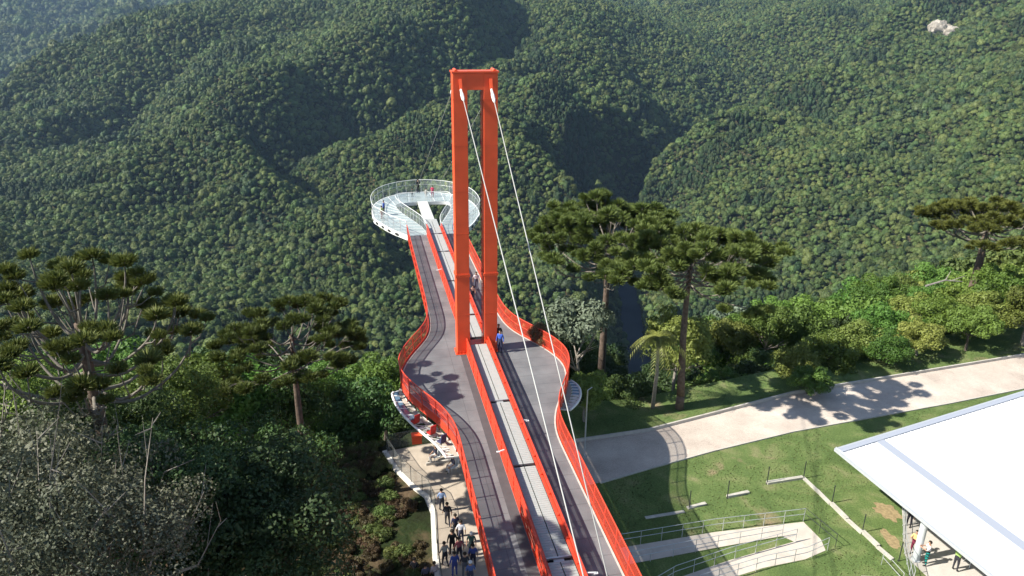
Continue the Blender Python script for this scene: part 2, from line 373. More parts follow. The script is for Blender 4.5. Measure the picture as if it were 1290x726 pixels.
terrain = bpy.data.objects.new('terrain', np_mesh('terrain', V, Fq, ground_mat(), smooth=True)); COL.objects.link(terrain)
tag(terrain, kind='structure')

# the blue air of the valley
def haze_box():
    mb = MB(); mb.box(-7500, 7500, -900, 9500, -460, 620)
    m = bpy.data.materials.new('haze'); m.use_nodes = True; n = m.node_tree.nodes; n.clear()
    o = n.new('ShaderNodeOutputMaterial'); v = n.new('ShaderNodeVolumePrincipled')
    v.inputs['Color'].default_value = (.46, .69, 1, 1); v.inputs['Density'].default_value = HAZE; v.inputs['Anisotropy'].default_value = .2
    m.node_tree.links.new(v.outputs[0], o.inputs['Volume'])
    tag(mb.build('haze', m), kind='stuff')
HAZE = .00005
haze_box()

# river sheet
def ribbon(L, w, z):
    L = np.array(L); A = []; B = []
    for i in range(len(L)):
        d = L[min(i+1, len(L)-1)]-L[max(i-1, 0)]; d = d/np.linalg.norm(d); nrm = np.array([-d[1], d[0]])
        A.append((*(L[i]+nrm*w/2), z)); B.append((*(L[i]-nrm*w/2), z))
    return A, B
RIV2 = np.array([(np.interp(t, range(len(RIVER)), RIVER[:, 0]), np.interp(t, range(len(RIVER)), RIVER[:, 1])) for t in np.linspace(1, 7.6, 60)])
mb = MB(); mb.strip(*ribbon(RIV2, 25, -332))
WATER = mat('river_water', (.014, .022, .034), .8, noise=.5, scale=.03, bump=.2, spec=.05, col2=(.030, .040, .052))
tag(mb.build('river', WATER), kind='structure')

# ------------------------------------------------------------------ foliage meshes
def unit(n, up=0.):
    d = RNG.normal(size=(n, 3)); d[:, 2] += up; return d/np.linalg.norm(d, axis=1)[:, None]
def leaf_cards(C, Nrm, size, asp=.6):
    """rhombic leaves at centres C with normals Nrm"""
    n = len(C); t = unit(n); a = np.cross(Nrm, t); a /= np.maximum(np.linalg.norm(a, axis=1), 1e-6)[:, None]; b = np.cross(Nrm, a)
    s = size*(.6+.8*RNG.random(n))[:, None]
    V = np.stack([C+a*s*.5, C+b*s*asp*.5+Nrm*s*.12, C-a*s*.5, C-b*s*asp*.5+Nrm*s*.12], 1).reshape(-1, 3)
    return V, np.arange(4*n).reshape(-1, 4)
def crown(name, m, R=4., H=3.2, lobes=26, leaves=3000, size=.45, seed=0, lobe_r=(.28, .45), twigs=0, flat=.0, density=1.):
    """crown around the origin: clumps of leaves on a lumpy ellipsoid, gaps between the clumps"""
    rs = np.random.default_rng(seed)
    d = rs.normal(size=(lobes, 3)); d[:, 2] = np.abs(d[:, 2])*1.0-.35; d /= np.linalg.norm(d, axis=1)[:, None]
    k = (.40+.52*rs.random(lobes))[:, None]
    LC = d*np.array([R, R, H])*k; LR = R*rs.uniform(*lobe_r, lobes); LC[:, :2] += rs.normal(size=(lobes, 2))*R*.07
    tint_l = rs.random(lobes)
    w = LR**2/np.sum(LR**2); li = rs.choice(lobes, leaves, p=w)
    dd = rs.normal(size=(leaves, 3)); dd[:, 2] += .45; dd /= np.linalg.norm(dd, axis=1)[:, None]
    rad = LR[li]*(1-.35*rs.random(leaves)**2)*(1+.12*np.sin(7*dd[:, 0]+3*li)*np.sin(6*dd[:, 1]+li))
    C = LC[li]+dd*rad[:, None]*np.array([1, 1, .8])
    N = dd+rs.normal(size=dd.shape)*.45; N /= np.linalg.norm(N, axis=1)[:, None]
    V, Fq = leaf_cards(C, N, size)
    tint = np.clip(.5*tint_l[li]+.5*rs.random(leaves), 0, 1)
    # dark heart of twigs and inner leaves, so that no sky shows straight through
    return np_mesh(name, V, Fq, m, tint)
def lump(name, m, R, H, seed, sub=4):
    """canopy of a distant tree: cauliflower surface with deep clefts and leaf tufts"""
    rs = np.random.default_rng(seed)
    bm = bmesh.new(); bmesh.ops.create_icosphere(bm, subdivisions=sub, radius=1)
    cs = rs.normal(size=(16, 3)); cs[:, 2] = np.abs(cs[:, 2]); cs /= np.linalg.norm(cs, axis=1)[:, None]
    V = np.array([v.co for v in bm.verts]); Fq = np.array([[v.index for v in f.verts] for f in bm.faces]); bm.free()
    dots = V@cs.T; near = dots.max(1)
    r = .62+.42*np.clip((near-.72)/.28, 0, 1)**.6 + rs.normal(size=len(V))*.045
    V = V*r[:, None]*np.array([R, R, H]); V[:, 2] = np.maximum(V[:, 2], -H*.55)
    tint = rs.random(len(Fq))
    return np_mesh(name, V, Fq, m, tint)

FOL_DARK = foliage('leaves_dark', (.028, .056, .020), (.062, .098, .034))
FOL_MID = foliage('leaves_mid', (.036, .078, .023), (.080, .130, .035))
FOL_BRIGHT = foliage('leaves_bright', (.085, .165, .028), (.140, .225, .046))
FOL_YEL = foliage('leaves_yellow_green', (.125, .185, .040), (.195, .245, .060))
FOL_GREY = foliage('leaves_grey_green', (.045, .058, .028), (.165, .172, .115), trans=.15)
FOL_SILVER = foliage('leaves_silver', (.095, .135, .085), (.170, .215, .150), trans=.15)
FOL_OLIVE = foliage('leaves_olive', (.060, .068, .024), (.105, .105, .040))
FOL_FAR = foliage('leaves_far', (.056, .098, .028), (.122, .162, .044), trans=.2)
patchy(FOL_FAR, (.125, .165, .045), (.036, .068, .034))
FOL_RUST = foliage('leaves_rust', (.09, .060, .028), (.19, .12, .06))
FOL_SCRUB = foliage('leaves_scrub', (.045, .034, .016), (.110, .080, .038), trans=.1)
BARK = mat('bark', (.13, .105, .085), .9, noise=.5, scale=5, bump=.5)
BARKPALE = mat('bark_pale', (.30, .27, .23), .9, noise=.4, scale=6, bump=.3)
BARKDK = mat('bark_dark', (.055, .042, .034), .95, noise=.5, scale=6, bump=.5)

# kinds of broadleaf tree: (crown mesh list, trunk material). Crown radius 4 m
KINDS = {}
def trunk_mesh(name, hgt, r, m, seed, limbs=6, spread=2.6, rise=3.4):
    rs = random.Random(seed); mb = MB()
    p = [(0, 0, 0), (rs.uniform(-.3, .3), rs.uniform(-.3, .3), hgt*.5), (rs.uniform(-.4, .4), rs.uniform(-.4, .4), hgt)]
    mb.tube(p, [r, r*.8, r*.6], 8)
    for i in range(limbs):
        a = 2*math.pi*i/limbs+rs.uniform(-.4, .4); s = spread*rs.uniform(.6, 1.1)
        q = Vector(p[2])-Vector((0, 0, rs.uniform(0, hgt*.25)))
        e = q+Vector((math.cos(a)*s, math.sin(a)*s, rise*rs.uniform(.5, 1))); mid = (q+e)/2+Vector((0, 0, -.3))
        mb.tube([q, mid, e], [r*.45, r*.3, r*.12], 5)
        for k in range(3):
            a2 = a+rs.uniform(-1, 1); e2 = mid+Vector((math.cos(a2)*s*.7, math.sin(a2)*s*.7, rs.uniform(.3, 1.4)))
            mb.tube([mid, e2], [r*.2, r*.05], 4)
    me = bpy.data.meshes.new(name); me.from_pydata(mb.v, [], mb.f); me.materials.append(m); return me
def twiggy(me, seed):
    rs = random.Random(seed); mb = MB(); mb.v = [tuple(v.co) for v in me.vertices]; mb.f = [tuple(f.vertices) for f in me.polygons]; mb.m = [0]*len(mb.f)
    for i in range(26):       # bare pale twigs reaching out through the leaves
        d = Vector((rs.gauss(0, 1), rs.gauss(0, 1), abs(rs.gauss(.3, .8)))).normalized(); c = Vector((0, 0, 7.2))
        p = c+Vector((d.x*1.9, d.y*1.9, d.z*1.4)); e = c+Vector((d.x*4.1, d.y*4.1, d.z*3.6))*rs.uniform(.8, 1.05)
        mid = (p+e)/2+Vector((rs.uniform(-.3, .3), rs.uniform(-.3, .3), rs.uniform(-.3, .3)))
        mb.tube([p, mid, e], [.035, .022, .008], 3, cap=False)
        for k in range(3):
            q = mid.lerp(e, rs.random()); mb.tube([q, q+Vector((rs.uniform(-.7, .7), rs.uniform(-.7, .7), rs.uniform(-.1, .6)))], [.014, .005], 3, cap=False)
    me.clear_geometry(); me.from_pydata(mb.v, [], mb.f)
def kind(key, m, bark, n=2, twigs=0, **kw):
    KINDS[key] = ([crown('crown_'+key, m, seed=100*len(KINDS)+i, **kw) for i in range(n)], [trunk_mesh('trunk_'+key, 5.5, .26, bark, 31*len(KINDS)+i, limbs=6+twigs) for i in range(n)])
    if twigs:
        for i, me in enumerate(KINDS[key][1]): twiggy(me, 40+i)
kind('dark', FOL_DARK, BARKDK, 3, leaves=9500, size=.30, lobes=50, lobe_r=(.14, .34))
kind('mid', FOL_MID, BARK, 3, leaves=9500, size=.30, lobes=50, lobe_r=(.14, .34))
kind('bright', FOL_BRIGHT, BARK, 3, leaves=9500, size=.30, lobes=50, lobe_r=(.14, .34))
kind('yellow', FOL_YEL, BARKPALE, 2, leaves=9500, size=.30, lobes=50, lobe_r=(.14, .34))
kind('silver', FOL_SILVER, BARKPALE, 2, leaves=5000, size=.48, lobes=26)
kind('olive', FOL_OLIVE, BARK, 2, leaves=9500, size=.30, lobes=50, lobe_r=(.14, .34))
kind('grey', FOL_GREY, BARKPALE, 3, twigs=3, leaves=17000, size=.12, lobes=60, lobe_r=(.13, .27))
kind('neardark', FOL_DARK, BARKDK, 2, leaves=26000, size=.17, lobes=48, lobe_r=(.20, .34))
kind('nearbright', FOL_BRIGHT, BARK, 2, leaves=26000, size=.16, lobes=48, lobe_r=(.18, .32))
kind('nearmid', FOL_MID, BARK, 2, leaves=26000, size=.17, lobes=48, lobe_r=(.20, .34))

# ------------------------------------------------------------------ forest masses (nobody could count them)
def scatter(r0, r1, step, half=42):
    n = int(2*r1/step)+2
    g = (np.arange(n)-n/2)*step
    X, Y = np.meshgrid(g, g); X = X.ravel(); Y = Y.ravel()
    X = X+RNG.uniform(-.42, .42, len(X))*step; Y = Y+RNG.uniform(-.42, .42, len(Y))*step
    r = np.hypot(X, Y); an = (np.degrees(np.arctan2(X, Y))-math.degrees(YAW)+180) % 360-180
    k = (r > r0) & (r < r1) & (np.abs(an) < half)
    return X[k]+CAM[0], Y[k]+CAM[1]
ROCKS = [at_v(1187, 50, 1660), at_v(884, 203, 1400), at_v(932, 288, 1010), at_v(763, 150, 1700)]
RRAD = [26, 9, 10, 9]
srcs = bpy.data.collections.new('forest_sources')
def far_mesh(name, m, seed, R=4., H=3.4, n=300, size=.85):
    """one distant tree: a cauliflower dome with deep clefts, fringed with leaf tufts"""
    rs = np.random.default_rng(seed)
    bm = bmesh.new(); bmesh.ops.create_icosphere(bm, subdivisions=4, radius=1)
    cs = rs.normal(size=(15, 3)); cs[:, 2] = np.abs(cs[:, 2])*1.1; cs /= np.linalg.norm(cs, axis=1)[:, None]; cr = rs.uniform(.82, 1.1, 15)
    V = np.array([v.co for v in bm.verts]); Fq = np.array([[v.index for v in f.verts] for f in bm.faces]); bm.free()
    def rad(P):
        d = P@cs.T; return ((.52+.46*np.sqrt(np.clip((d-.74)/.26, 0, 1)))*cr).max(1)
    r = rad(V)+rs.normal(size=len(V))*.035
    V = V*r[:, None]*np.array([R, R, H]); V[:, 2] = np.maximum(V[:, 2], -H*.5)
    Fq = np.c_[Fq, Fq[:, 2]][:, :3]
    dd = rs.normal(size=(n, 3)); dd[:, 2] += .5; dd /= np.linalg.norm(dd, axis=1)[:, None]
    C = dd*(rad(dd)*1.03)[:, None]*np.array([R, R, H]); N = dd+rs.normal(size=dd.shape)*.5; N /= np.linalg.norm(N, axis=1)[:, None]
    V2, F2 = leaf_cards(C, N, size, .8); F2 = np.concatenate([F2[:, [0, 1, 2]], F2[:, [0, 2, 3]]])+len(V)
    return np_mesh(name, np.concatenate([V, V2]), np.concatenate([Fq, F2]), m, np.clip(rs.random(len(Fq)+len(F2)), 0, 1))
for i in range(6):
    o = bpy.data.objects.new('src%02d' % i, far_mesh('far_crown_%d' % i, FOL_FAR, 900+i, H=3.0+.35*i)); srcs.objects.link(o)
for i in range(2):      # columnar, darker trees among them
    o = bpy.data.objects.new('src%02d' % (6+i), far_mesh('far_column_%d' % i, FOL_DARK, 920+i, R=3.0, H=5.6)); srcs.objects.link(o)
for i in range(4):
    me = crown('wood_crown_%d' % i, FOL_FAR if i else FOL_MID, seed=940+i, leaves=2600, size=.62, lobes=24)
    srcs.objects.link(bpy.data.objects.new('src%02d' % (8+i), me))
srcs.objects.link(bpy.data.objects.new('src14', crown('bright_scrub', FOL_BRIGHT, seed=956, leaves=3000, size=.5, lobes=30, lobe_r=(.14, .34))))
srcs.objects.link(bpy.data.objects.new('src15', crown('yellow_scrub', FOL_YEL, seed=957, leaves=3000, size=.5, lobes=30, lobe_r=(.14, .34))))
GRASS = foliage('grass_blades', (.085, .130, .040), (.220, .235, .105), trans=.45)
def tuft():
    n = 60; b = RNG.normal(0, .25, (n, 3)); b[:, 2] = 0; d = RNG.normal(0, .35, (n, 3)); d[:, 2] = 1; L = RNG.uniform(.5, 1, (n, 1)); sd = RNG.normal(0, 1, (n, 3)); sd[:, 2] = 0; sd /= np.linalg.norm(sd, axis=1)[:, None]
    V = np.stack([b-sd*.05, b+sd*.05, b+d*L*.6+sd*.03, b+d*L], 1).reshape(-1, 3); return np_mesh('tuft', V, np.arange(4*n).reshape(-1, 4), GRASS, RNG.random(n))
srcs.objects.link(bpy.data.objects.new('src13', tuft()))
srcs.objects.link(bpy.data.objects.new('src12', crown('scrub_crown', FOL_SCRUB, seed=955, leaves=1800, size=.8, lobes=20)))
ng = bpy.data.node_groups.new('plant_wood', 'GeometryNodeTree')
ng.interface.new_socket('Geometry', in_out='INPUT', socket_type='NodeSocketGeometry'); ng.interface.new_socket('Geometry', in_out='OUTPUT', socket_type='NodeSocketGeometry')
gi = ng.nodes.new('NodeGroupInput'); go = ng.nodes.new('NodeGroupOutput'); ip = ng.nodes.new('GeometryNodeInstanceOnPoints'); ci = ng.nodes.new('GeometryNodeCollectionInfo')
ci.inputs['Collection'].default_value = srcs; ci.inputs['Separate Children'].default_value = True; ci.inputs['Reset Children'].default_value = True
def na(nm, ty):
    a = ng.nodes.new('GeometryNodeInputNamedAttribute'); a.data_type = ty; a.inputs['Name'].default_value = nm; return a
L = ng.links
L.new(gi.outputs[0], ip.inputs['Points']); L.new(ci.outputs[0], ip.inputs['Instance']); ip.inputs['Pick Instance'].default_value = True
L.new(na('idx', 'INT').outputs[0], ip.inputs['Instance Index']); L.new(na('rot', 'FLOAT_VECTOR').outputs[0], ip.inputs['Rotation']); L.new(na('scl', 'FLOAT_VECTOR').outputs[0], ip.inputs['Scale'])
L.new(ip.outputs[0], go.inputs[0])
def plant(name, x, y, z, scl, idx):
    me = bpy.data.meshes.new(name); n = len(x)
    me.vertices.add(n); me.vertices.foreach_set('co', np.stack([x, y, z], -1).astype(np.float32).ravel())
    a = me.attributes.new('idx', 'INT', 'POINT'); a.data.foreach_set('value', idx.astype(np.int32))
    a = me.attributes.new('rot', 'FLOAT_VECTOR', 'POINT'); rt = np.zeros((n, 3), np.float32); rt[:, 2] = RNG.uniform(0, 6.28, n); rt[:, :2] = RNG.normal(0, .12, (n, 2)); a.data.foreach_set('vector', rt.ravel())
    a = me.attributes.new('scl', 'FLOAT_VECTOR', 'POINT'); a.data.foreach_set('vector', scl.astype(np.float32).ravel())
    o = bpy.data.objects.new(name, me); COL.objects.link(o)
    md = o.modifiers.new('plant', 'NODES'); md.node_group = ng
    return tag(o, kind='stuff')
def pt_in(x, y, poly):
    c = np.zeros(len(x), bool); n = len(poly)
    for i in range(n):
        (x0, y0), (x1, y1) = poly[i], poly[(i+1) % n]
        if y0 == y1: continue
        c ^= ((y0 > y) != (y1 > y)) & (x < (x1-x0)*(y-y0)/(y1-y0)+x0)
    return c
def wood(name, r0, r1, step, sc, lod, label):
    x, y = scatter(r0, r1, step)
    z = height(x, y)
    # steep ground carries as many trees per metre of slope as flat ground
    sl_ = np.hypot(height(x+6, y)-z, height(x, y+6)-z)/6
    for kk, lim in enumerate((.9, 1.5, 2.2)):
        q = sl_[:len(z)] > lim; q = np.where(q)[0]
        ex = x[q]+RNG.uniform(-.5, .5, len(q))*step; ey = y[q]+RNG.uniform(-.5, .5, len(q))*step
        if kk == 0: x_, y_ = x, y
        x_ = np.r_[x_, ex]; y_ = np.r_[y_, ey]
    x, y = x_, y_; z = height(x, y)
    d = y-np.interp(x, EDGE[:, 0], EDGE[:, 1])
    keep = (fbm(x/26., y/26., 2, 77) < .27) & (d > 12) & ((dist_poly(x, y, RIVER) > 12) | (np.hypot(x-CAM[0], y-CAM[1]) < 300))
    for c, rd in zip(ROCKS, RRAD): keep &= np.hypot(x-c[0], (y-c[1])) > rd*.8
    px, py, dep = proj(np.stack([x, y, z+5], -1)); keep &= (dep > 0) & (py > -260) & (py < 1000)
    x, y, z = x[keep], y[keep], z[keep]; n = len(x)
    s = sc*np.clip(RNG.lognormal(0, .30, n), .5, 1.9); big = RNG.random(n) < .06; s = np.where(big, s*1.45, s)
    patch = fbm(x/90., y/90., 3, 21)
    idx = RNG.integers(8, 12, n) if lod else np.where((RNG.random(n) < .07) | (patch > .17), RNG.integers(6, 8, n), np.where(RNG.random(n) < .22, RNG.integers(8, 12, n), RNG.integers(0, 6, n)))
    zz = z+RNG.uniform(1.0, 6.5, n)*sc+s*1.0
    o = plant(name, x, y, zz, np.stack([s*RNG.uniform(.85, 1.15, n), s*RNG.uniform(.85, 1.15, n), s*RNG.uniform(.8, 1.35, n)], -1), idx)
    tag(o, label, 'forest'); print(name, n)
wood('forest', 430, 1300, 5.8, .80, 0, 'dense green forest covering the near flanks of the valley')
wood('forest', 1300, 2700, 7.2, 1.0, 0, 'dense forest on the farther ridges closing the valley')
wood('forest', 2700, 6500, 15., 2.4, 0, 'hazy bluish forest on the farthest mountains')

# ------------------------------------------------------------------ single broadleaf trees near the bridge
def plant_tree(name, key, x, y, zc, s, label, group=None, sz=1., ground=None):
    """zc = height of the crown's centre above sea of the scene; the trunk reaches down to the ground"""
    cr, tr = KINDS[key]; i = random.randrange(len(cr))
    g = float(height(x, y)[0]) if ground is None else ground
    root = empty(name, (x, y, g-.1), random.uniform(0, 6.28)); tag(root, label, 'tree' if 'shrub' not in name else 'shrub', group)
    t = bpy.data.objects.new('trunk', tr[i % len(tr)]); COL.objects.link(t); t.parent = root
    hh = max(zc-g, .6*s); k = min(s, 1.3); t.scale = (k, k, hh/8.2)
    c = bpy.data.objects.new('crown', cr[i]); COL.objects.link(c); c.parent = root; c.location = (0, 0, hh); c.scale = (s*random.uniform(.9, 1.12), s*random.uniform(.9, 1.12), s*sz*random.uniform(.9, 1.15))
    c.rotation_euler = (random.uniform(-.1, .1), random.uniform(-.1, .1), random.uniform(0, 6.28))
    return root
def px_tree(name, key, px, py, dist, s, label, group=None, sz=1.):
    P = CAM+ray(px, py)/np.linalg.norm(ray(px, py))*dist
    return plant_tree(name, key, P[0], P[1], P[2], s, label, group, sz)

# the wooded slope falling away below the bridge: jittered planting, nearest 250 in view as trees of their own, the rest as one mass
x, y = scatter(25, 440, 5.4, 44)
d = y-np.interp(x, EDGE[:, 0], EDGE[:, 1]); z = height(x, y)
k = (d > 3.5) & ~((x > -17) & (x < -6) & (d < 10)) & ~((np.abs(x) < 9) & (d < 9)) & ((dist_poly(x, y, RIVER) > 12) | (d < 200)); x, y, z, d = x[k], y[k], z[k], d[k]
sc_ = np.clip(RNG.lognormal(-.08, .2, len(x)), .5, 1.4); sc_ = np.where(d < 14, sc_*.62, sc_)
zc = z+np.where(d < 14, 2.2*sc_, RNG.uniform(3.5, 8.5, len(x)))
# keep the open view to the river and under the ring
px, py, dep = proj(np.stack([x, y, zc+3*sc_], -1)); dist = np.hypot(x-CAM[0], y-CAM[1])
vis = (px > -40) & (px < 1330) & (py > 0) & (py < 780)
ok = ~((px > 768) & (px < 832) & (py < 492))
x, y, z, d, sc_, zc, px, py, vis, dist = [q[ok] for q in (x, y, z, d, sc_, zc, px, py, vis, dist)]
order = np.argsort(np.where(vis, dist, 1e9)); NSOLO = 225
solo = np.zeros(len(x), bool); solo[order[:NSOLO]] = True
SLOPE = 'trees on the slope beyond the lawn edge'
KL = {'dark': 'dark green round tree crown on the steep slope beyond the bridge', 'mid': 'mid green bushy tree on the steep slope beyond the bridge',
      'bright': 'bright green leafy tree on the steep slope beyond the road', 'yellow': 'yellow green loose leafy tree on the steep slope beyond the road',
      'olive': 'olive brown scrubby tree on the steep slope beyond the bridge', 'silver': 'pale silvery green tree on the steep slope beyond the bridge'}
for i in np.where(solo)[0]:
    right = px[i] > 860
    key = random.choices(['dark', 'mid', 'bright', 'yellow', 'olive', 'silver'], [.3, 2.5, 7, 4, .4, .4] if right else [5, 5, 1.2, .5, 1, .3])[0]
    plant_tree('broadleaf_tree', key, x[i], y[i], zc[i], sc_[i], KL[key], SLOPE, ground=z[i])
r = ~solo & (x > -1e9)
n = int(r.sum())
print('near mass', n)
tag(plant('forest', x[r], y[r], zc[r], np.stack([sc_[r]]*3, -1), RNG.integers(8, 12, n)), 'leafy trees massed on the lower slope toward the canyon', 'forest')

# ------------------------------------------------------------------ araucarias
ARAU = foliage('araucaria_needles', (.085, .115, .026), (.205, .225, .062), trans=.25)
ARAU_BR = foliage('araucaria_needles_bright', (.085, .125, .022), (.170, .195, .045), trans=.2)
def araucaria_meshes(seed, m, H=13., R=5.8, r0=.36, nl=24, clump=.80, layer=.30, wide=0, nb=330, low=None, flat=.62, zb=.63, subs=(3, 4, 4, 5)):
    """umbrella pine: bare trunk, whorled limbs that curve up, a domed tuft at every tip"""
    rs = random.Random(seed); npr = np.random.default_rng(seed)
    tm = MB(); bend = (rs.uniform(-.35, .35), rs.uniform(-.35, .35))
    tp = [(bend[0]*math.sin(t*2.2), bend[1]*math.sin(t*2.6), H*.84*t) for t in np.linspace(0, 1, 9)]
    tm.tube(tp, [r0*(1.15-.62*t) for t in np.linspace(0, 1, 9)], 12)
    lm = MB(); tips = []
    def tpos(z):
        t = min(z/(H*.84), 1); return Vector((bend[0]*math.sin(t*2.2), bend[1]*math.sin(t*2.6), z))
    for i in range(nl):
        t = i/(nl-1); a = i*2.399+rs.uniform(-.25, .25)
        z0 = H*(zb+(.835-zb)*t); Rk = R*(1-.62*t**1.5)*rs.uniform(.82, 1.08)
        b = tpos(z0); d = Vector((math.cos(a), math.sin(a), 0))
        ztip = H*(.80+.19*t)+rs.uniform(-.5, .5)
        if low and rs.random() < low: ztip -= H*.14
        P = [b, b+d*Rk*.35+Vector((0, 0, -.25)), b+d*Rk*.72+Vector((0, 0, (ztip-z0)*.18)), Vector((b.x+d.x*Rk*.93, b.y+d.y*Rk*.93, z0+(ztip-z0)*.55)), Vector((b.x+d.x*Rk, b.y+d.y*Rk, ztip-.25))]
        C = []
        for q in range(4):
            for s in np.linspace(0, 1, 4, endpoint=False):
                p0 = P[max(q-1, 0)]; p1 = P[q]; p2 = P[q+1]; p3 = P[min(q+2, 4)]
                C.append(.5*((2*p1)+(-p0+p2)*s+(2*p0-5*p1+4*p2-p3)*s*s+(-p0+3*p1-3*p2+p3)*s**3))
        C.append(P[4]); lr = r0*.26
        lm.tube(C, [lr*(1-.72*k/(len(C)-1)) for k in range(len(C))], 6)
        tips.append((P[4], clump*rs.uniform(.85, 1.2)))
        for k in range(rs.choice(subs)):
            f = rs.uniform(.38, .92); q = C[int(f*(len(C)-1))]; a2 = a+rs.choice((-1, 1))*rs.uniform(.35, 1.0); ln = R*rs.uniform(.14, .30)
            e = q+Vector((math.cos(a2)*ln, math.sin(a2)*ln, 0)); e.z = max(e.z, ztip-rs.uniform(.2, 1.3)*(1.4-f))
            mid = (q+e)/2; mid.z = q.z+.1
            lm.tube([q, mid, e], [lr*.45, lr*.35, lr*.22], 5); tips.append((e, clump*rs.uniform(.65, 1.05)))
    for k in range(4):
        e = tpos(H*.84)+Vector((0, 0, H*.07))+Vector((rs.uniform(-1.3, 1.3), rs.uniform(-1.3, 1.3), rs.uniform(.3, .9))); lm.tube([tpos(H*.83), e], [lr*.6, lr*.3], 5); tips.append((e, clump))
    Vs = []; Ts = []
    for (e, c) in tips:
        n = nb; dd = npr.normal(size=(n, 3)); dd[:, 2] = np.abs(dd[:, 2])*.95-.38; dd /= np.linalg.norm(dd, axis=1)[:, None]
        rad = c*npr.uniform(.72, 1.08, n); sq = np.array([1, 1, flat])
        base = np.array(e)+dd*(rad*.25)[:, None]*sq; tip = np.array(e)+dd*rad[:, None]*sq+np.array([0, 0, .14])*npr.random((n, 1))
        mid = (base+tip)/2-np.array([0, 0, .05]); w = c*.06
        for kk in range(2):
            sd = np.cross(dd, npr.normal(size=(n, 3))); sd /= np.linalg.norm(sd, axis=1)[:, None]
            Vs.append(np.stack([base, mid+sd*w, tip, mid-sd*w], 1).reshape(-1, 3)); Ts.append(np.clip(npr.random(n)*.5+rs.random()*.5, 0, 1))
    V = np.concatenate(Vs); fol = np_mesh('foliage', V, np.arange(len(V)).reshape(-1, 4), m, np.concatenate(Ts))
    def me(mb, nm, mt):
        q = bpy.data.meshes.new(nm); q.from_pydata(mb.v, [], mb.f); q.materials.append(mt); q.polygons.foreach_set('use_smooth', [True]*len(q.polygons)); return q
    return me(tm, 'trunk', BARKA), me(lm, 'limb', BARKL), fol
BARKA = mat('araucaria_bark', (.15, .11, .085), .95, noise=.55, scale=4, bump=.8)
BARKL = mat('araucaria_limb', (.20, .18, .15), .9, noise=.4, scale=5)
def araucaria(px, py, dist, label, seed, m, H, R, rz=0, extra=0., **kw):
    """(px, py, dist) = middle of the crown"""
    P = CAM+ray(px, py)/np.linalg.norm(ray(px, py))*dist
    t, l, f = araucaria_meshes(seed, m, H=H, R=R, **kw)
    z0 = P[2]-H*.86; g = float(height(P[0], P[1])[0])
    root = empty('araucaria_tree', (P[0], P[1], z0), rz); tag(root, label, 'tree', 'araucaria pines round the bridge')
    for nm, me in (('trunk', t), ('limbs', l), ('foliage', f)):
        o = bpy.data.objects.new(nm, me); COL.objects.link(o); o.parent = root
        if nm == 'foliage': o.name = 'crown'
        if nm == 'limbs': limb = o; o.name = 'limb_whorl'
    if z0 > g-.1:       # buttress of trunk down to the soil
        mb = MB(); r0 = kw.get('r0', .36); mb.tube([(0, 0, g-z0-.3), (0, 0, .02)], [r0*1.3, r0*1.15], 12)
        mb.build('trunk_base', BARKA, root, smooth=True)
    return root
araucaria(98, 398, 28, 'broad open-crowned araucaria pine towering above the twiggy grey tree', 11, ARAU, 13.5, 3.5, r0=.28, nl=24, clump=.44, subs=(2, 3, 3, 4), flat=.5)
araucaria(368, 418, 45, 'smaller araucaria pine with bare pale lower limbs above the wooded bank', 12, ARAU, 11, 4.3, r0=.22, nl=24, clump=.56, low=.3, rz=1)
araucaria(768, 290, 68, 'tall araucaria pine nearest the bridge, with a straight reddish trunk', 13, ARAU, 18, 7.4, r0=.34, nl=36, clump=.90, rz=2)
araucaria(876, 318, 56, 'tall araucaria pine with a leaning grey trunk rising from the lawn edge', 14, ARAU, 13.6, 6.1, r0=.27, nl=36, clump=.80, low=.1, zb=.66, rz=.4)
araucaria(1246, 276, 100, 'flat-topped bright green araucaria pine standing alone beyond the far end of the pale road', 15, ARAU_BR, 13, 6.9, r0=.50, nl=24, clump=.95, rz=1.4)

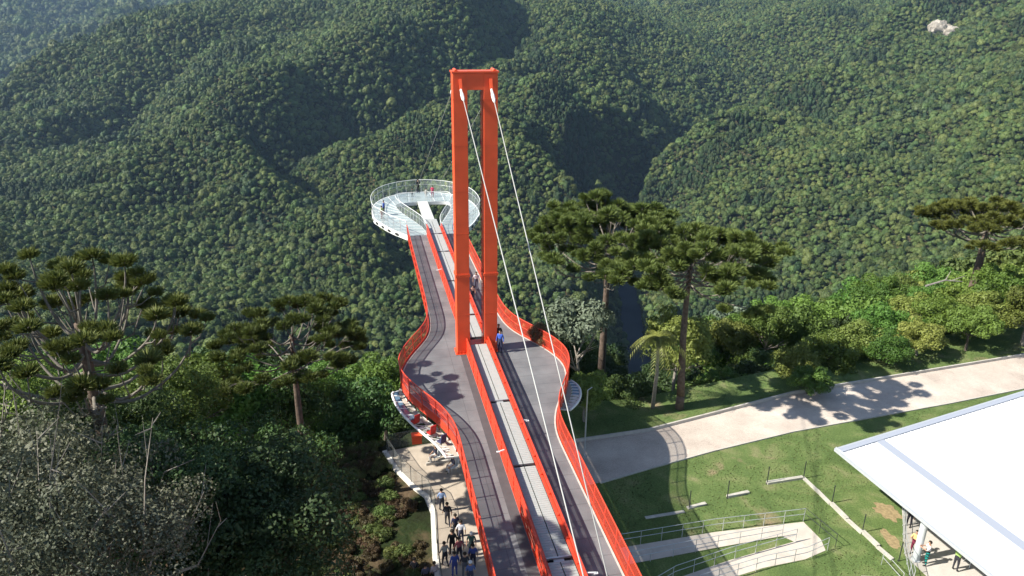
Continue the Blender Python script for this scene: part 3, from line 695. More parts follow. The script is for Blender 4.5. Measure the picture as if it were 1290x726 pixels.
# ------------------------------------------------------------------ planted by eye: the trees that carry the picture
px_tree('broadleaf_tree', 'silver', 733, 408, 58, .62, 'pale silvery tree standing between the bridge railing and the reddish araucaria trunk')
px_tree('broadleaf_tree', 'yellow', 738, 496, 57, .48, 'small yellow green tree close beside the orange railing bulge')
px_tree('broadleaf_tree', 'yellow', 856, 432, 66, .75, 'fluffy yellow green tree showing behind the leaning araucaria trunk')
px_tree('broadleaf_tree', 'mid', 792, 503, 63, .62, 'rounded green shrubby tree at the foot of the two tall araucarias')
NEARG = 'trees crowding the bank below the bridge'
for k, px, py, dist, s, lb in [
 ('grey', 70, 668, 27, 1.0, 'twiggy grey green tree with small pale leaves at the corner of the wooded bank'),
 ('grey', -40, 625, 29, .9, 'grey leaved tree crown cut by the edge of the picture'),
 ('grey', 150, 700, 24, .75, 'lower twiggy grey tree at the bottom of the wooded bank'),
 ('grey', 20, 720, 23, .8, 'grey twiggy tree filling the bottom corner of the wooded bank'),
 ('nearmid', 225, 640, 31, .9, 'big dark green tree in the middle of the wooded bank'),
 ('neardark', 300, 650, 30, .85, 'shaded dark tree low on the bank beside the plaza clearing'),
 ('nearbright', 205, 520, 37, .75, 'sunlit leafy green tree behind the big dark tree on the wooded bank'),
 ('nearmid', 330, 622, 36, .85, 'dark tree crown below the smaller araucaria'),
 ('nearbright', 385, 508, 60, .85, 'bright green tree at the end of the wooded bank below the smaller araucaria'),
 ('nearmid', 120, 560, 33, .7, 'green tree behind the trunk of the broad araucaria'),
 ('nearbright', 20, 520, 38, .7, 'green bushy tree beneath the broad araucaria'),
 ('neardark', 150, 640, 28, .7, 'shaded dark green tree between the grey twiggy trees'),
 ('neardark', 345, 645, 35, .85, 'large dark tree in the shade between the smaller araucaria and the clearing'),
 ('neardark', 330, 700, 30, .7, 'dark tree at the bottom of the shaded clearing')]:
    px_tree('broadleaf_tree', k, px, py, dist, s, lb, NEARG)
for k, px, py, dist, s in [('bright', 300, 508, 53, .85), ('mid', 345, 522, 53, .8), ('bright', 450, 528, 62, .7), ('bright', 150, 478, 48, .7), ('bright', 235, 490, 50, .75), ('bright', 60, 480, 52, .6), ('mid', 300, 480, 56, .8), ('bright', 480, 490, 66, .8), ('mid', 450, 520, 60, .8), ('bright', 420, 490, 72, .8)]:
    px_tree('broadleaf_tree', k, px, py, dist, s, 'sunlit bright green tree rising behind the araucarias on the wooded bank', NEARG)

for k, px, py, dist, s in [('yellow', 1000, 468, 70, .6), ('bright', 1045, 448, 73, .65), ('yellow', 1085, 432, 76, .7), ('bright', 1120, 415, 80, .75), ('yellow', 1150, 398, 86, .75), ('bright', 1185, 400, 82, .7), ('bright', 1178, 378, 92, .7), ('bright', 1215, 382, 88, .75), ('yellow', 1245, 392, 84, .65), ('bright', 1275, 372, 88, .8), ('yellow', 1300, 392, 84, .7), ('bright', 1262, 355, 98, .75), ('bright', 1225, 408, 80, .55), ('bright', 1120, 440, 74, .5), ('yellow', 1160, 425, 77, .5), ('bright', 1020, 480, 66, .45)]:
    px_tree('broadleaf_tree', k, px, py, dist, s, {'yellow': 'yellow green tree in the sunlit thicket beyond the pale road', 'bright': 'bright green tree in the sunlit thicket beyond the pale road', 'olive': 'olive scrubby tree in the sunlit thicket beyond the pale road'}[k], 'sunlit thicket beyond the pale road')
# undergrowth on the banks
def undergrowth(n, x0, x1, y0, y1, cond, s0, s1, label, srcs_ix):
    x = RNG.uniform(x0, x1, n); y = RNG.uniform(y0, y1, n); d = y-np.interp(x, EDGE[:, 0], EDGE[:, 1]); k = cond(x, y, d) & (fbm(x/5., y/5., 2, 31) > -.12)
    x, y = x[k], y[k]; s = RNG.uniform(s0, s1, len(x)); z = height(x, y)+s*.6
    tag(plant('undergrowth', x, y, z, np.stack([s, s, s*RNG.uniform(.6, 1.3, len(x))], -1), RNG.choice(srcs_ix, len(x))), label, 'undergrowth')
undergrowth(3600, -34, -4.6, -36, 3, lambda x, y, d: (x < np.interp(y, [-36, -12, -7, -3.5, -1, 3], [-5.2, -5.0, -5.0, -6.8, -7.5, -5])), .05, .15, 'low ferns and dead-leaf scrub covering the shaded bank beside the plaza', [10, 12, 12, 12, 12, 13, 13])
undergrowth(1500, -15, -6.3, -6.5, 3, lambda x, y, d: (y > -4.5+.35*(x+6)*0) & (x < np.interp(y, [-7, -3.5, -1, 3], [-5.4, -6.4, -7.2, -5])), .12, .38, 'bright sunlit grass clumps at the top of the clearing beside the plaza', [13])
undergrowth(2600, 16, 80, 0, 45, lambda x, y, d: (d > 1.8) & (d < 26), .18, .50, 'bright green scrub covering the sunlit bank behind the road', [14, 14, 15, 10])
undergrowth(4200, -60, 90, -30, 45, lambda x, y, d: (d > 1.0) & (d < 24) & ((np.abs(x) > 7.5) | (d > 3)), .10, .42, 'low leafy undergrowth filling the slope below the lawn edge', [8, 9, 10, 11])

# palm beside the leaning araucaria
def palm(px, py, dist, label):
    P = CAM+ray(px, py)/np.linalg.norm(ray(px, py))*dist; g = float(height(P[0], P[1])[0]); h = P[2]-g
    root = empty('palm_tree', (P[0], P[1], g)); tag(root, label, 'palm')
    mb = MB(); mb.tube([(0, 0, -.2), (.1, 0, h*.5), (0, 0, h)], [.17, .14, .12], 8); mb.build('trunk', BARKPALE, root, smooth=True)
    rs = random.Random(4); mb = MB()
    for i in range(20):
        a = i*2.399; up = rs.uniform(.1, 1.0); L = rs.uniform(2.0, 2.7); pts = []
        for t in np.linspace(0, 1, 9):
            pts.append(Vector((math.cos(a)*L*t, math.sin(a)*L*t, h+up*1.4*t-2.3*t*t)))
        mb.tube(pts, [.03*(1-t*.8) for t in np.linspace(0, 1, 9)], 3)
        for q in range(1, 9):
            d = (pts[q]-pts[q-1]).normalized(); sd = Vector((-math.sin(a), math.cos(a), 0))
            for sgn in (-1, 1):
                for w in (0, .5):
                    b = pts[q-1].lerp(pts[q], w); e = b+sd*sgn*.55*(1-.5*q/9)+d*.25+Vector((0, 0, -.28)); mb.add([b, b+d*.09, e], [(0, 1, 2)])
    mb.build('fronds', mat('palm_frond', (.20, .22, .05), .5, noise=.5, scale=3), root)
palm(830, 425, 58, 'feathery yellow green palm left of the leaning araucaria trunk')

# ------------------------------------------------------------------ road, paths and lawn
def flat(name, poly, z, m, kind='structure', up=None):
    mb = MB(); mb.add([(p[0], p[1], z) for p in poly], [tuple(range(len(poly)))])
    o = mb.build(name, m)
    if o.data.polygons[0].normal.z < 0: o.data.flip_normals()
    if kind: tag(o, kind=kind)
    return o
def lawn_mat():
    m = mat('lawn', (.09, .15, .04), .95, spec=.1); n = m.node_tree.nodes; l = m.node_tree.links; b = n['Principled BSDF']; tc = n.new('ShaderNodeTexCoord')
    def nz(s, d=6, dist=0):
        t = n.new('ShaderNodeTexNoise'); t.inputs['Scale'].default_value = s; t.inputs['Detail'].default_value = d; t.inputs['Distortion'].default_value = dist; l.new(tc.outputs['Object'], t.inputs[0]); return t.outputs[0]
    a = n.new('ShaderNodeValToRGB'); e = a.color_ramp.elements
    e[0].position = .34; e[0].color = (.085, .130, .042, 1); e[1].position = .72; e[1].color = (.21, .21, .105, 1)
    q = e.new(.5); q.color = (.110, .160, .052, 1); q = e.new(.6); q.color = (.145, .182, .068, 1)
    l.new(nz(.55, 9, .6), a.inputs[0])
    t2 = n.new('ShaderNodeMapRange'); t2.inputs[1].default_value = .64; t2.inputs[2].default_value = .70; l.new(nz(.23, 7, .3), t2.inputs[0])
    mx = n.new('ShaderNodeMix'); mx.data_type = 'RGBA'; l.new(t2.outputs[0], mx.inputs[0]); l.new(a.outputs[0], mx.inputs[6]); mx.inputs[7].default_value = (.25, .20, .12, 1)
    m3 = n.new('ShaderNodeMix'); m3.data_type = 'RGBA'; m3.blend_type = 'OVERLAY'; m3.inputs[0].default_value = .6; l.new(mx.outputs[2], m3.inputs[6]); l.new(nz(9, 4), m3.inputs[7])
    l.new(m3.outputs[2], b.inputs['Base Color'])
    bp = n.new('ShaderNodeBump'); bp.inputs['Strength'].default_value = .8; bp.inputs['Distance'].default_value = .08; l.new(nz(14, 4), bp.inputs['Height']); l.new(bp.outputs[0], b.inputs['Normal'])
    return m
LAWN = lawn_mat()
lw = [(3, -40), (60, -40), (60, -30), (95, -6), (95, 15)]
lw_edge = [(x, np.interp(x, EDGE[:, 0], EDGE[:, 1])+.4) for x in (85, 53, 40, 28, 20, 14, 9, 5)]
flat('lawn', lw+lw_edge+[(3, 1.0)], GZ+.012, LAWN)
DRY = mat('straw', (.34, .26, .14), .95, noise=.4, scale=6, bump=.5)
def blob(cx, cy, r, sq=1., ang=0, n=26, seed=0):
    rs = random.Random(seed); out = []
    for i in range(n):
        a = 2*math.pi*i/n; q = r*rs.uniform(.72, 1.15); x = math.cos(a)*q; y = math.sin(a)*q*sq
        out.append((cx+x*math.cos(ang)-y*math.sin(ang), cy+x*math.sin(ang)+y*math.cos(ang)))
    return out
p = at_z(1118, 645, GZ); flat('bare_soil_patch', blob(p[0], p[1], .75, 1.3, .2, seed=1), GZ+.02, DRY)
p = at_z(1122, 680, GZ); flat('bare_soil_patch', blob(p[0], p[1], .38, 2.6, -.1, seed=2), GZ+.024, DRY)
def paver():
    m = mat('paving', (.33, .30, .275), .85); n = m.node_tree.nodes; l = m.node_tree.links; b = n['Principled BSDF']; tc = n.new('ShaderNodeTexCoord')
    br = n.new('ShaderNodeTexBrick'); br.inputs['Scale'].default_value = 4.5; br.inputs['Mortar Size'].default_value = .018
    br.inputs['Color1'].default_value = (.50, .425, .36, 1); br.inputs['Color2'].default_value = (.57, .50, .43, 1); br.inputs['Mortar'].default_value = (.30, .27, .24, 1)
    l.new(tc.outputs['Object'], br.inputs['Vector'])
    nz = n.new('ShaderNodeTexNoise'); nz.inputs['Scale'].default_value = .5; nz.inputs['Detail'].default_value = 8; l.new(tc.outputs['Object'], nz.inputs[0])
    mx = n.new('ShaderNodeMix'); mx.data_type = 'RGBA'; mx.blend_type = 'OVERLAY'; mx.inputs[0].default_value = .45; l.new(br.outputs[0], mx.inputs[6]); l.new(nz.outputs[0], mx.inputs[7]); l.new(mx.outputs[2], b.inputs['Base Color'])
    return m
PAVER = paver()
# road: far edge and near edge measured on the ground plane
RF = [(-4, -3.6), (4, -2.95), (7.4, -2.6), (12.6, -2.25), (18.5, -.9), (26.2, .9), (38, 2.1), (50.5, 3.4), (75, 9)]
RN = [(-4, -9.6), (2, -8.4), (7.1, -7.55), (11, -6.6), (16.2, -5.45), (23.1, -4.2), (37.8, -2.7), (52, -.9), (78, 3)]
flat('road', RF+RN[::-1], GZ+.03, PAVER)
def kerb(line, w, h, name, m, z=GZ):
    A = [(a[0], a[1], z+h/2) for a in line]; mb = MB()
    for a, b in zip(A[:-1], A[1:]):
        mb.obox(a, (b[0], b[1], b[2]), w, h)
    return mb.build(name, m)
tag(kerb([(x, y+.08) for x, y in RF], .14, .26, 'kerb', PALECONC), kind='structure')
tag(kerb([(x, y-.08) for x, y in RN[2:]], .10, .10, 'kerb', PALECONC), kind='structure')

# zigzag ramp path in the lawn
def pz(L, z=GZ): return [tuple(at_z(px, py, z)[:2]) for px, py in L]
PATHM = mat('path_slabs', (.56, .50, .43), .85, noise=.18, scale=1.8, bump=.15)
flat('path', pz([(780, 691), (900, 671), (1012, 658), (1034, 680), (1040, 694), (1015, 705), (962, 716), (900, 735), (860, 750), (800, 762), (850, 730), (920, 706), (1000, 683), (985, 676), (900, 691), (790, 712)]), GZ+.03, PATHM)
flat('path', pz([(1085, 726), (1290, 735), (1290, 790), (1050, 780)]), GZ+.03, PATHM)

RAMP = pz([(780, 689), (1012, 656), (1040, 678), (1046, 696), (1015, 708), (900, 738), (850, 762), (760, 790), (700, 760)])
RFa = np.array(RF); RNa = np.array(RN); n = 60000
x = RNG.uniform(3, 60, n); y = RNG.uniform(-32, 11, n)
k = (y < np.interp(x, EDGE[:, 0], EDGE[:, 1])+.5) & ((y > np.interp(x, RFa[:, 0], RFa[:, 1])+.15) | (y < np.interp(x, RNa[:, 0], RNa[:, 1])-.08)) & ~pt_in(x, y, RAMP) & ~((x > 21.6) & (y < -11.5)) & (fbm(x/3., y/3., 3, 5) > -.08)
x, y = x[k], y[k]; sg = RNG.uniform(.02, .055, len(x))
tag(plant('grass', x, y, np.full(len(x), GZ+.01), np.stack([sg*1.3, sg*1.3, sg], -1), np.full(len(x), 13)), 'short rough grass tufts on the lawn round the road and ramp', 'grass')

# handrails along the ramp: each rail a thing
def handrail(pts, label, m=STEEL, h=.95, gap=1.35, bars=2, name='handrail', r=.017, mesh=None, group=None, cat='railing', z=GZ):
    root = empty(name, (pts[0][0], pts[0][1], z)); tag(root, label, cat, group)
    o = Vector((pts[0][0], pts[0][1])); P = [Vector((p[0]-o.x, p[1]-o.y, 0)) for p in pts]
    cum = [0]
    for a, b in zip(P[:-1], P[1:]): cum.append(cum[-1]+(b-a).length)
    def at(s):
        for i in range(len(P)-1):
            if s <= cum[i+1]+1e-6: return P[i].lerp(P[i+1], (s-cum[i])/max(cum[i+1]-cum[i], 1e-6))
        return P[-1]
    n = max(1, int(round(cum[-1]/gap)))
    for i in range(n+1):
        q = at(cum[-1]*i/n); mb = MB(); mb.tube([q, q+Vector((0, 0, h))], r*1.1, 6); mb.build('post', m, root)
    for k in range(bars):
        zz = h*(1-k*.42); mb = MB(); mb.tube([p+Vector((0, 0, zz)) for p in P], r, 6); mb.build('rail', m, root)
    if mesh:
        mb = MB(); A = [p+Vector((0, 0, .08)) for p in P]; B = [p+Vector((0, 0, h-.03)) for p in P]; mb.strip(A, B); mb.build('mesh_panel', mesh, root)
    return root
RG = 'thin steel handrails along the zigzag ramp'
handrail(pz([(780, 690), (900, 670), (1012, 657)]), 'thin steel handrail along the far edge of the upper ramp', group=RG)
handrail(pz([(790, 713), (900, 692), (985, 677)]), 'thin steel handrail between the upper ramp and the grass wedge', group=RG)
handrail(pz([(1002, 683), (920, 706), (850, 730), (800, 760)]), 'thin steel handrail between the grass wedge and the lower ramp', group=RG)
handrail(pz([(1042, 694), (1015, 706), (962, 717), (880, 742)]), 'thin steel handrail along the near edge of the lower ramp', group=RG)
handrail(pz([(1012, 656), (1052, 690)]), 'dark short railing crossing the turn of the ramp', DARKST, group=RG)
handrail(pz([(1110, 712), (1135, 740)]), 'short steel handrail at the bottom of the lawn beside the pavilion', group=RG)
# stepped foundation blocks with dark posts
FB = mat('foundation_concrete', (.50, .48, .42), .85, noise=.3, scale=3)
segs = [((866, 641), (889, 635), .10), ((916, 627), (943, 621), .14), ((966, 610), (1011, 603), .18), ((813, 653), (862, 645), .05), ((1011, 602), (1030, 620), .10), ((1028, 618), (1046, 636), .12), ((1047, 636), (1067, 656), .2), ((1066, 655), (1086, 673), .14), ((1086, 671), (1106, 690), .2), ((1105, 690), (1124, 706), .12)]
names = ['lowest block of the row stepping up the lawn', 'second block in the row stepping up the lawn', 'long block below the corner post', 'half buried strip at the shaded end', 'slim block just past the corner post', 'block above the second downhill post', 'thick block below the second downhill post', 'slim block in the middle of the downhill run', 'thick block near the bare soil patch', 'last block of the downhill run by the pavilion fence']
for (a, b, h), nm in zip(segs, names):
    A = at_z(*a, GZ); B = at_z(*b, GZ); mb = MB(); mb.obox((0, 0, h/2), (B[0]-A[0], B[1]-A[1], h/2), .24, h)
    tag(mb.build('foundation_block', FB, loc=(A[0], A[1], GZ)), 'pale concrete foundation, '+nm, 'concrete block', 'stepped concrete foundations in the lawn')
for (a, nm) in [((868, 641), 'at the lowest block'), ((916, 628), 'at the second block'), ((966, 610), 'at the start of the long block'), ((1012, 603), 'at the corner'), ((1048, 634), 'above the thick downhill block'), ((1086, 671), 'by the bare soil'), ((1132, 707), 'next to the pavilion fence')]:
    A = at_z(*a, GZ); mb = MB(); mb.tube([(0, 0, 0), (0, 0, 1.35)], .032, 6); mb.box(-.06, .06, -.06, .06, 0, .03)
    tag(mb.build('fence_post', DARKST, loc=(A[0], A[1], GZ)), 'slim black fence post on the lawn foundations '+nm, 'post', 'black posts on the lawn foundations')

# plaza under the bridge with its white parapet, and the footpath where the queue stands
PLZ = [(-6.63, -1.3), (-3.1, -.75), (2.6, -.6), (2.6, -3.6), (2.6, -26), (-2.2, -40), (-4.4, -40), (-4.25, -12.5), (-3.95, -8.6), (-4.2, -6.9), (-4.95, -5.7), (-5.9, -3.7)]
mb = MB(); mb.prism(PLZ, GZ-.5, GZ+.06); plz = mb.build('plaza', mat('plaza_paving', (.47, .40, .32), .85, noise=.2, scale=1.5, bump=.1)); tag(plz, kind='structure')
edge = [(-3.1, -.72), (-6.7, -1.25), (-5.98, -3.72), (-5.05, -5.75), (-4.3, -6.95), (-4.05, -8.6), (-4.35, -12.5), (-4.5, -20), (-4.5, -30)]
mb = MB()
for a, b in zip(edge[1:-1], edge[2:]): mb.obox((*a, GZ-.08), (*b, GZ-.08), .34, .42)
tag(mb.build('parapet', WHITEW), 'whitewashed low concrete parapet curving along the plaza below the bridge', 'parapet')
handrail([(x+.12, y) for x, y in edge], 'grey mesh fence with dark posts on the plaza parapet', DARKST, h=1.25, gap=1.3, bars=1, name='fence', mesh=FENCEMESH, cat='fence', z=GZ+.1)
mb = MB()
for a, b in (((255, 722), (300, 713)), ((310, 717), (382, 712)), ((385, 714), (440, 706)), ((445, 706), (560, 698))):
    A = at_z(*a, -8); B = at_z(*b, -8); mb.obox(A, B, .14, .3)
tag(mb.build('kerb', PALECONC), kind='structure')

# ------------------------------------------------------------------ the suspended walkway
bridge = empty('suspension_footbridge', (0, 0, 0)); tag(bridge, 'orange suspension footbridge with twin walkways and a tall portal tower above the forested canyon', 'bridge')
WY = [-60, -13, -12, -11.2, -10.2, -9.2, -8.3, -7.4, -6.5, -5.6, -4.7, -3.9, -3.1, -2.3, -1.4, -.4, .6, 1.6, 2.6, 3.8, 5.3, 8, 27]
WX = [2.8, 2.8, 2.84, 2.95, 3.2, 3.55, 3.98, 4.42, 4.82, 5.15, 5.36, 5.44, 5.38, 5.2, 4.9, 4.45, 3.95, 3.45, 3.08, 2.84, 2.72, 2.68, 2.65]
ys = np.concatenate([np.arange(-46, -14, 2.), np.arange(-14, 7, .35), np.arange(7, 27.01, 1.)])
if ys[-1] < 27: ys = np.append(ys, 27.)
xs = np.interp(ys, WY, WX); xs = np.convolve(np.pad(xs, 2, 'edge'), [.1, .2, .4, .2, .1], 'valid')
XI = .74
def side(s, off=0., z=0.):
    return [(s*(x+off), y, z) for x, y in zip(xs, ys)]
for s, nm in ((-1, 'west'), (1, 'east')):
    top = MB(); A = side(s, -.03, 0); B = [(s*XI, y, 0) for y in ys]; top.strip(A, B)
    top.strip([(p[0], p[1], -.12) for p in A], [(p[0], p[1], -.12) for p in B])
    top.build('walkway_deck', DECKM, bridge)
    # steel fascia and edge channel
    fb = MB()
    for i in range(len(ys)-1):
        a = Vector((s*(xs[i]+.03), ys[i], -.16)); b = Vector((s*(xs[i+1]+.03), ys[i+1], -.16)); fb.obox(a, b, .07, .46)
    fb.build('deck_fascia', RAILRED, bridge)
    g = MB()
    for i in range(len(ys)-1): g.obox((s*(xs[i]-.10), ys[i], .012), (s*(xs[i+1]-.10), ys[i+1], .012), .09, .02)
    g.build('edge_channel', PALECONC, bridge)
    # railing: posts, mesh, three rails
    rl = empty('railing', (0, 0, 0)); rl.parent = bridge
    up = side(s, .10, 1.15); lo = side(s, .03, .10)
    mp = MB(); mp.strip(lo, up); mp.build('mesh_panel', REDMESH, rl)
    for z, r, off in ((1.17, .038, .10), (.62, .022, .07), (.10, .03, .03)):
        t = MB(); t.tube([(p[0], p[1], z) for p in side(s, off)], r, 6); t.build('handrail' if z > 1 else 'rail', RAILRED, rl, smooth=True)
    # posts every 1.5 m of arc
    P = np.array([(s*(x+.05), y) for x, y in zip(xs, ys)]); cum = np.r_[0, np.cumsum(np.hypot(*np.diff(P, axis=0).T))]
    for q in np.arange(.3, cum[-1], 1.6):
        x = np.interp(q, cum, P[:, 0]); y = np.interp(q, cum, P[:, 1])
        if y < -34: continue
        pm = MB(); pm.obox((x, y, -.36), (x+s*.07, y, 1.16), .055, .07, up=(0, 1, 0)); pm.build('post', RAILRED, rl)
    # inner barrier beside the central cover
    ib = empty('inner_barrier', (0, 0, 0)); ib.parent = bridge
    for y0, y1 in ((-46, -.95), (-.0, 27.0)):
        m_ = MB(); m_.add([(s*XI, y0, 0), (s*XI, y1, 0), (s*XI, y1, 1.1), (s*XI, y0, 1.1)], [(0, 1, 2, 3)]); m_.build('mesh_panel', see_through('barrier_mesh', (.74, .075, .03), .78) if s < 0 and y0 < -10 else bpy.data.materials['barrier_mesh'], ib)
        for z, w, h in ((1.13, .09, .06), (.80, .05, .05), (.42, .05, .05), (.06, .07, .10)):
            m_ = MB(); m_.obox((s*XI, y0, z), (s*XI, y1, z), w, h); m_.build('rail', RAILRED, ib)
        m_ = MB(); m_.obox((s*(XI-.10), y0, .90), (s*(XI-.10), y1, .90), .14, .05); m_.build('capping', RAILRED, ib)
        for y in np.arange(y0+.4, y1, 1.6):
            if y < -34: continue
            m_ = MB(); m_.box(s*XI-.03, s*XI+.03, y-.035, y+.035, 0, 1.10); m_.box(s*(XI-.08)-.05, s*(XI-.08)+.05, y-.10, y+.10, .86, 1.0); m_.build('post', RAILRED, ib)
    # darker-coloured strip laid on the deck along the inner barrier
    if s < 0:
        m_ = MB(); m_.add([(-1.42, -46, .004), (-.80, -46, .004), (-.80, -1.1, .004), (-1.2, -1.1, .004)], [(0, 1, 2, 3)]); m_.build('dark_deck_strip', mat('dark_strip', (.085, .085, .09), .7, noise=.2, scale=2), bridge)
# girders and cross beams
for s in (-1, 1):
    m_ = MB(); m_.box(s*1.0-.22, s*1.0+.22, -46, 27, -1.05, -.24); m_.build('girder', ORANGE, bridge)
m_ = MB()
for y in np.arange(-45, 26, 2.4):
    w = float(np.interp(y, WY, WX))-.1; m_.box(-w, w, y-.07, y+.07, -.42, -.14)
m_.build('cross_beams', ORANGE, bridge)
# central cover: ribbed lids in sections with dark gaps
def lid(y0, y1, rib):
    m_ = MB()
    for s in (-1, 1):
        a, b = (-.60, .012) if s < 0 else (.062, .60)
        if rib:
            n = int((y1-y0)/.16)
            for i in range(n):
                ya = y0+(y1-y0)*i/n; yb = ya+(y1-y0)/n*.80
                m_.box(a, b, ya, yb, .68, .70)
            m_.box(a, b, y0, y1, .60, .690)
        else: m_.box(a, b, y0, y1, .62, .70)
    return m_.build('cover_lid', GREYLID, bridge)
cuts = [-46, -38, -30, -22.6, -15.6, -9.0, -.95]
for a, b in zip(cuts[:-1], cuts[1:]): lid(a+.12, b-.12, a < -9.5)
cuts = [.05, 4.1, 11.5, 19.3, 25.0, 30.5]
for a, b in zip(cuts[:-1], cuts[1:]): lid(a+.12, b-.14, False)
m_ = MB(); m_.box(-.58, .58, -46, 30, .05, .55); m_.build('cable_trough', GAP, bridge)
for y in (-30, -22.6, -9.0, 4.1, 19.3, 25.0):
    m_ = MB(); m_.box(-.66, .70, y+.07, y+.13, .70, .75); m_.box(-.2, .25, y-.11, y+.09, .55, .66); m_.build('joint_frame', STEEL, bridge)
for (x, y) in ((-1.10, -14.6), (-1.15, 13.5), (1.2, -24.0), (1.05, -11.9), (-1.1, -27)):
    m_ = MB(); s = 1 if x > 0 else -1; m_.obox((s*.72, y, 1.08), (x-.1*s if s < 0 else x, y, 1.02), .05, .06); m_.box(x-.09, x+.09, y-.05, y+.05, .97, 1.01); m_.build('lamp_arm', WHITEST, bridge)

# tower
tower = empty('tower', (0, 0, 0)); tower.parent = bridge
X0, X1, LW, Y0, Y1, TZ = -1.38, 1.38, .88, -.98, -.08, 18.65
for s in (-1, 1):
    m_ = MB(); xo, xi = s*X1, s*(X1-LW)
    bm = bmesh.new(); a, b = min(xo, xi), max(xo, xi)
    m_.box(a, b, Y0, Y1, .0, TZ-.02)
    leg = m_.build('tower_leg', ORANGE, tower)
    bv = leg.modifiers.new('bevel', 'BEVEL'); bv.width = .025; bv.segments = 2
    m_ = MB(); m_.box(a-.05, b+.05, Y0-.05, Y1+.05, 5.62, 5.70); m_.box(a-.05, b+.05, Y0-.05, Y1+.05, 5.73, 5.81)
    for x in np.linspace(a+.08, b-.08, 6): m_.box(x-.03, x+.03, Y0-.045, Y0-.012, 5.56, 5.87)
    m_.build('flange', ORANGE, leg)
    m_ = MB(); m_.box(a-.12, b+.12, Y0-.12, Y1+.12, .012, .05)
    for x in np.linspace(a-.04, b+.04, 5): m_.box(x-.02, x+.02, Y0-.07, Y0-.005, .05, .22)
    m_.build('base_plate', ORANGE, leg)
    m_ = MB()
    for z in (2.9, 8.6, 11.4, 14.3, 17.1): m_.box(a-.008, b+.008, Y0-.008, Y1+.008, z, z+.035)
    m_.build('weld_seams', ORANGE, leg)
    m_ = MB(); m_.box(a+.04, b-.04, Y0+.04, Y1-.04, GZ-8, -.13); m_.build('pier', CONC, tower)
    # ladder rungs up the inner face of the right leg
    if s > 0:
        m_ = MB()
        for z in np.arange(1, 17.4, .33): m_.tube([(a-.10, -.75, z), (a-.10, -.35, z)], .014, 4)
        for y in (-.75, -.35): m_.tube([(a-.10, y, .6), (a-.10, y, 17.5)], .018, 4)
        for z in (1, 5, 9, 13, 17):
            for y in (-.75, -.35): m_.tube([(a-.10, y, z), (a+.01, y, z)], .018, 4)
        m_.build('ladder', RAILRED, tower)
m_ = MB(); m_.box(-X1+LW-.001, X1-LW+.001, Y0+.003, Y1-.003, TZ-1.0, TZ-.02); m_.build('crossbeam', ORANGE, tower)
m_ = MB(); m_.box(-X1-.06, X1+.06, Y0-.06, Y1+.06, TZ, TZ+.10)
for s in (-1, 1): m_.tube([(s*(X1-.2), Y0-.02, TZ+.12), (s*(X1-.2), Y1+.02, TZ+.12)], .10, 12)
m_.build('tower_cap', ORANGE, tower, smooth=False)
m_ = MB(); m_.box(-.5, .5, Y0+.05, Y1-.05, .0, .64); m_.build('lower_crossbeam', ORANGE, tower)

def cable(p, q, r=.027):
    c = empty('stay_cable', (0, 0, 0)); c.parent = bridge
    m_ = MB(); m_.tube([p, q], r, 8); m_.build('strand', CABLE, c, smooth=True)
    d = (Vector(q)-Vector(p)).normalized(); a = Vector(p)
    m_ = MB(); m_.tube([a, a+d*.45, a+d*.5, a+d*1.05, a+d*1.25], [.07, .09, .11, .10, .04], 10); m_.build('socket', WHITEST, c, smooth=True)
    return c
def cable_y(px, py, x):          # where the view through (px, py) meets the upright plane of the cable
    d = ray(px, py); t = (x-CAM[0])/d[0]; return CAM+d*t
for s, (px, py), tx in ((-1, (735, 726), -.93), (1, (765, 726), .93)):
    top = Vector((tx, Y0-.25, TZ-.95)); x1 = s*.95
    Q = Vector(cable_y(px, py, x1)); e = top+(Q-top)*((top.z-.3)/(top.z-Q.z)) if Q.z < top.z else Q
    print('cable', s, tuple(Q), tuple(e))
    cable(top, e)
    m_ = MB(); m_.obox((tx, Y0-.02, TZ-.35), tuple(top+Vector((0, .02, 0))), .10, .18, up=(1, 0, 0)); m_.build('cable_lug', ORANGE, tower)
    t2 = Vector((s*1.22, Y1+.1, TZ-1.0)); cable(t2, Vector((s*1.15, 40.4, .35)), .014)

# ------------------------------------------------------------------ glass lookout ring at the far end
ring = empty('lookout_ring', (0, 0, 0)); ring.parent = bridge
OUT = [(2.65, 27), (3.05, 27.7), (3.85, 29.0), (4.65, 30.7), (5.25, 32.4), (5.8, 33.8), (5.95, 36), (5.9, 38), (5.6, 40), (4.95, 41.8), (3.95, 43.3), (2.5, 44.5), (1.0, 45.1), (0, 45.2)]
INN = [(.76, 27), (.80, 28.6), (1.05, 30.2), (1.55, 32), (2.15, 34), (2.75, 36), (3.15, 37.8), (3.25, 39.2), (3.1, 40.0), (2.4, 40.3), (1.4, 40.35), (.62, 40.35)]
def dense(L, n=70):
    L = np.array(L, float); c = np.r_[0, np.cumsum(np.hypot(*np.diff(L, axis=0).T))]; t = np.linspace(0, c[-1], n)
    x = np.interp(t, c, L[:, 0]); y = np.interp(t, c, L[:, 1])
    for _ in range(4):
        x[1:-1] = (x[:-2]+2*x[1:-1]+x[2:])/4; y[1:-1] = (y[:-2]+2*y[1:-1]+y[2:])/4
    return np.stack([x, y], 1)
RO = dense(OUT); RI = dense(INN)
full_o = np.concatenate([RO*[-1, 1], RO[::-1][1:]]); 
m_ = MB()
for s in (-1, 1):
    A = [(s*p[0], p[1], .005) for p in RO]; B = [(s*p[0], p[1], .005) for p in RI]; m_.strip(A, B)
    m_.strip([(p[0], p[1], -.06) for p in A], [(p[0], p[1], -.06) for p in B])
m_.add([(-.63, 40.35, .007), (.63, 40.35, .007), (.02, 45.1, .007), (-.02, 45.1, .007)], [(0, 1, 2, 3)])
m_.build('glass_floor', GLFLOOR, ring)
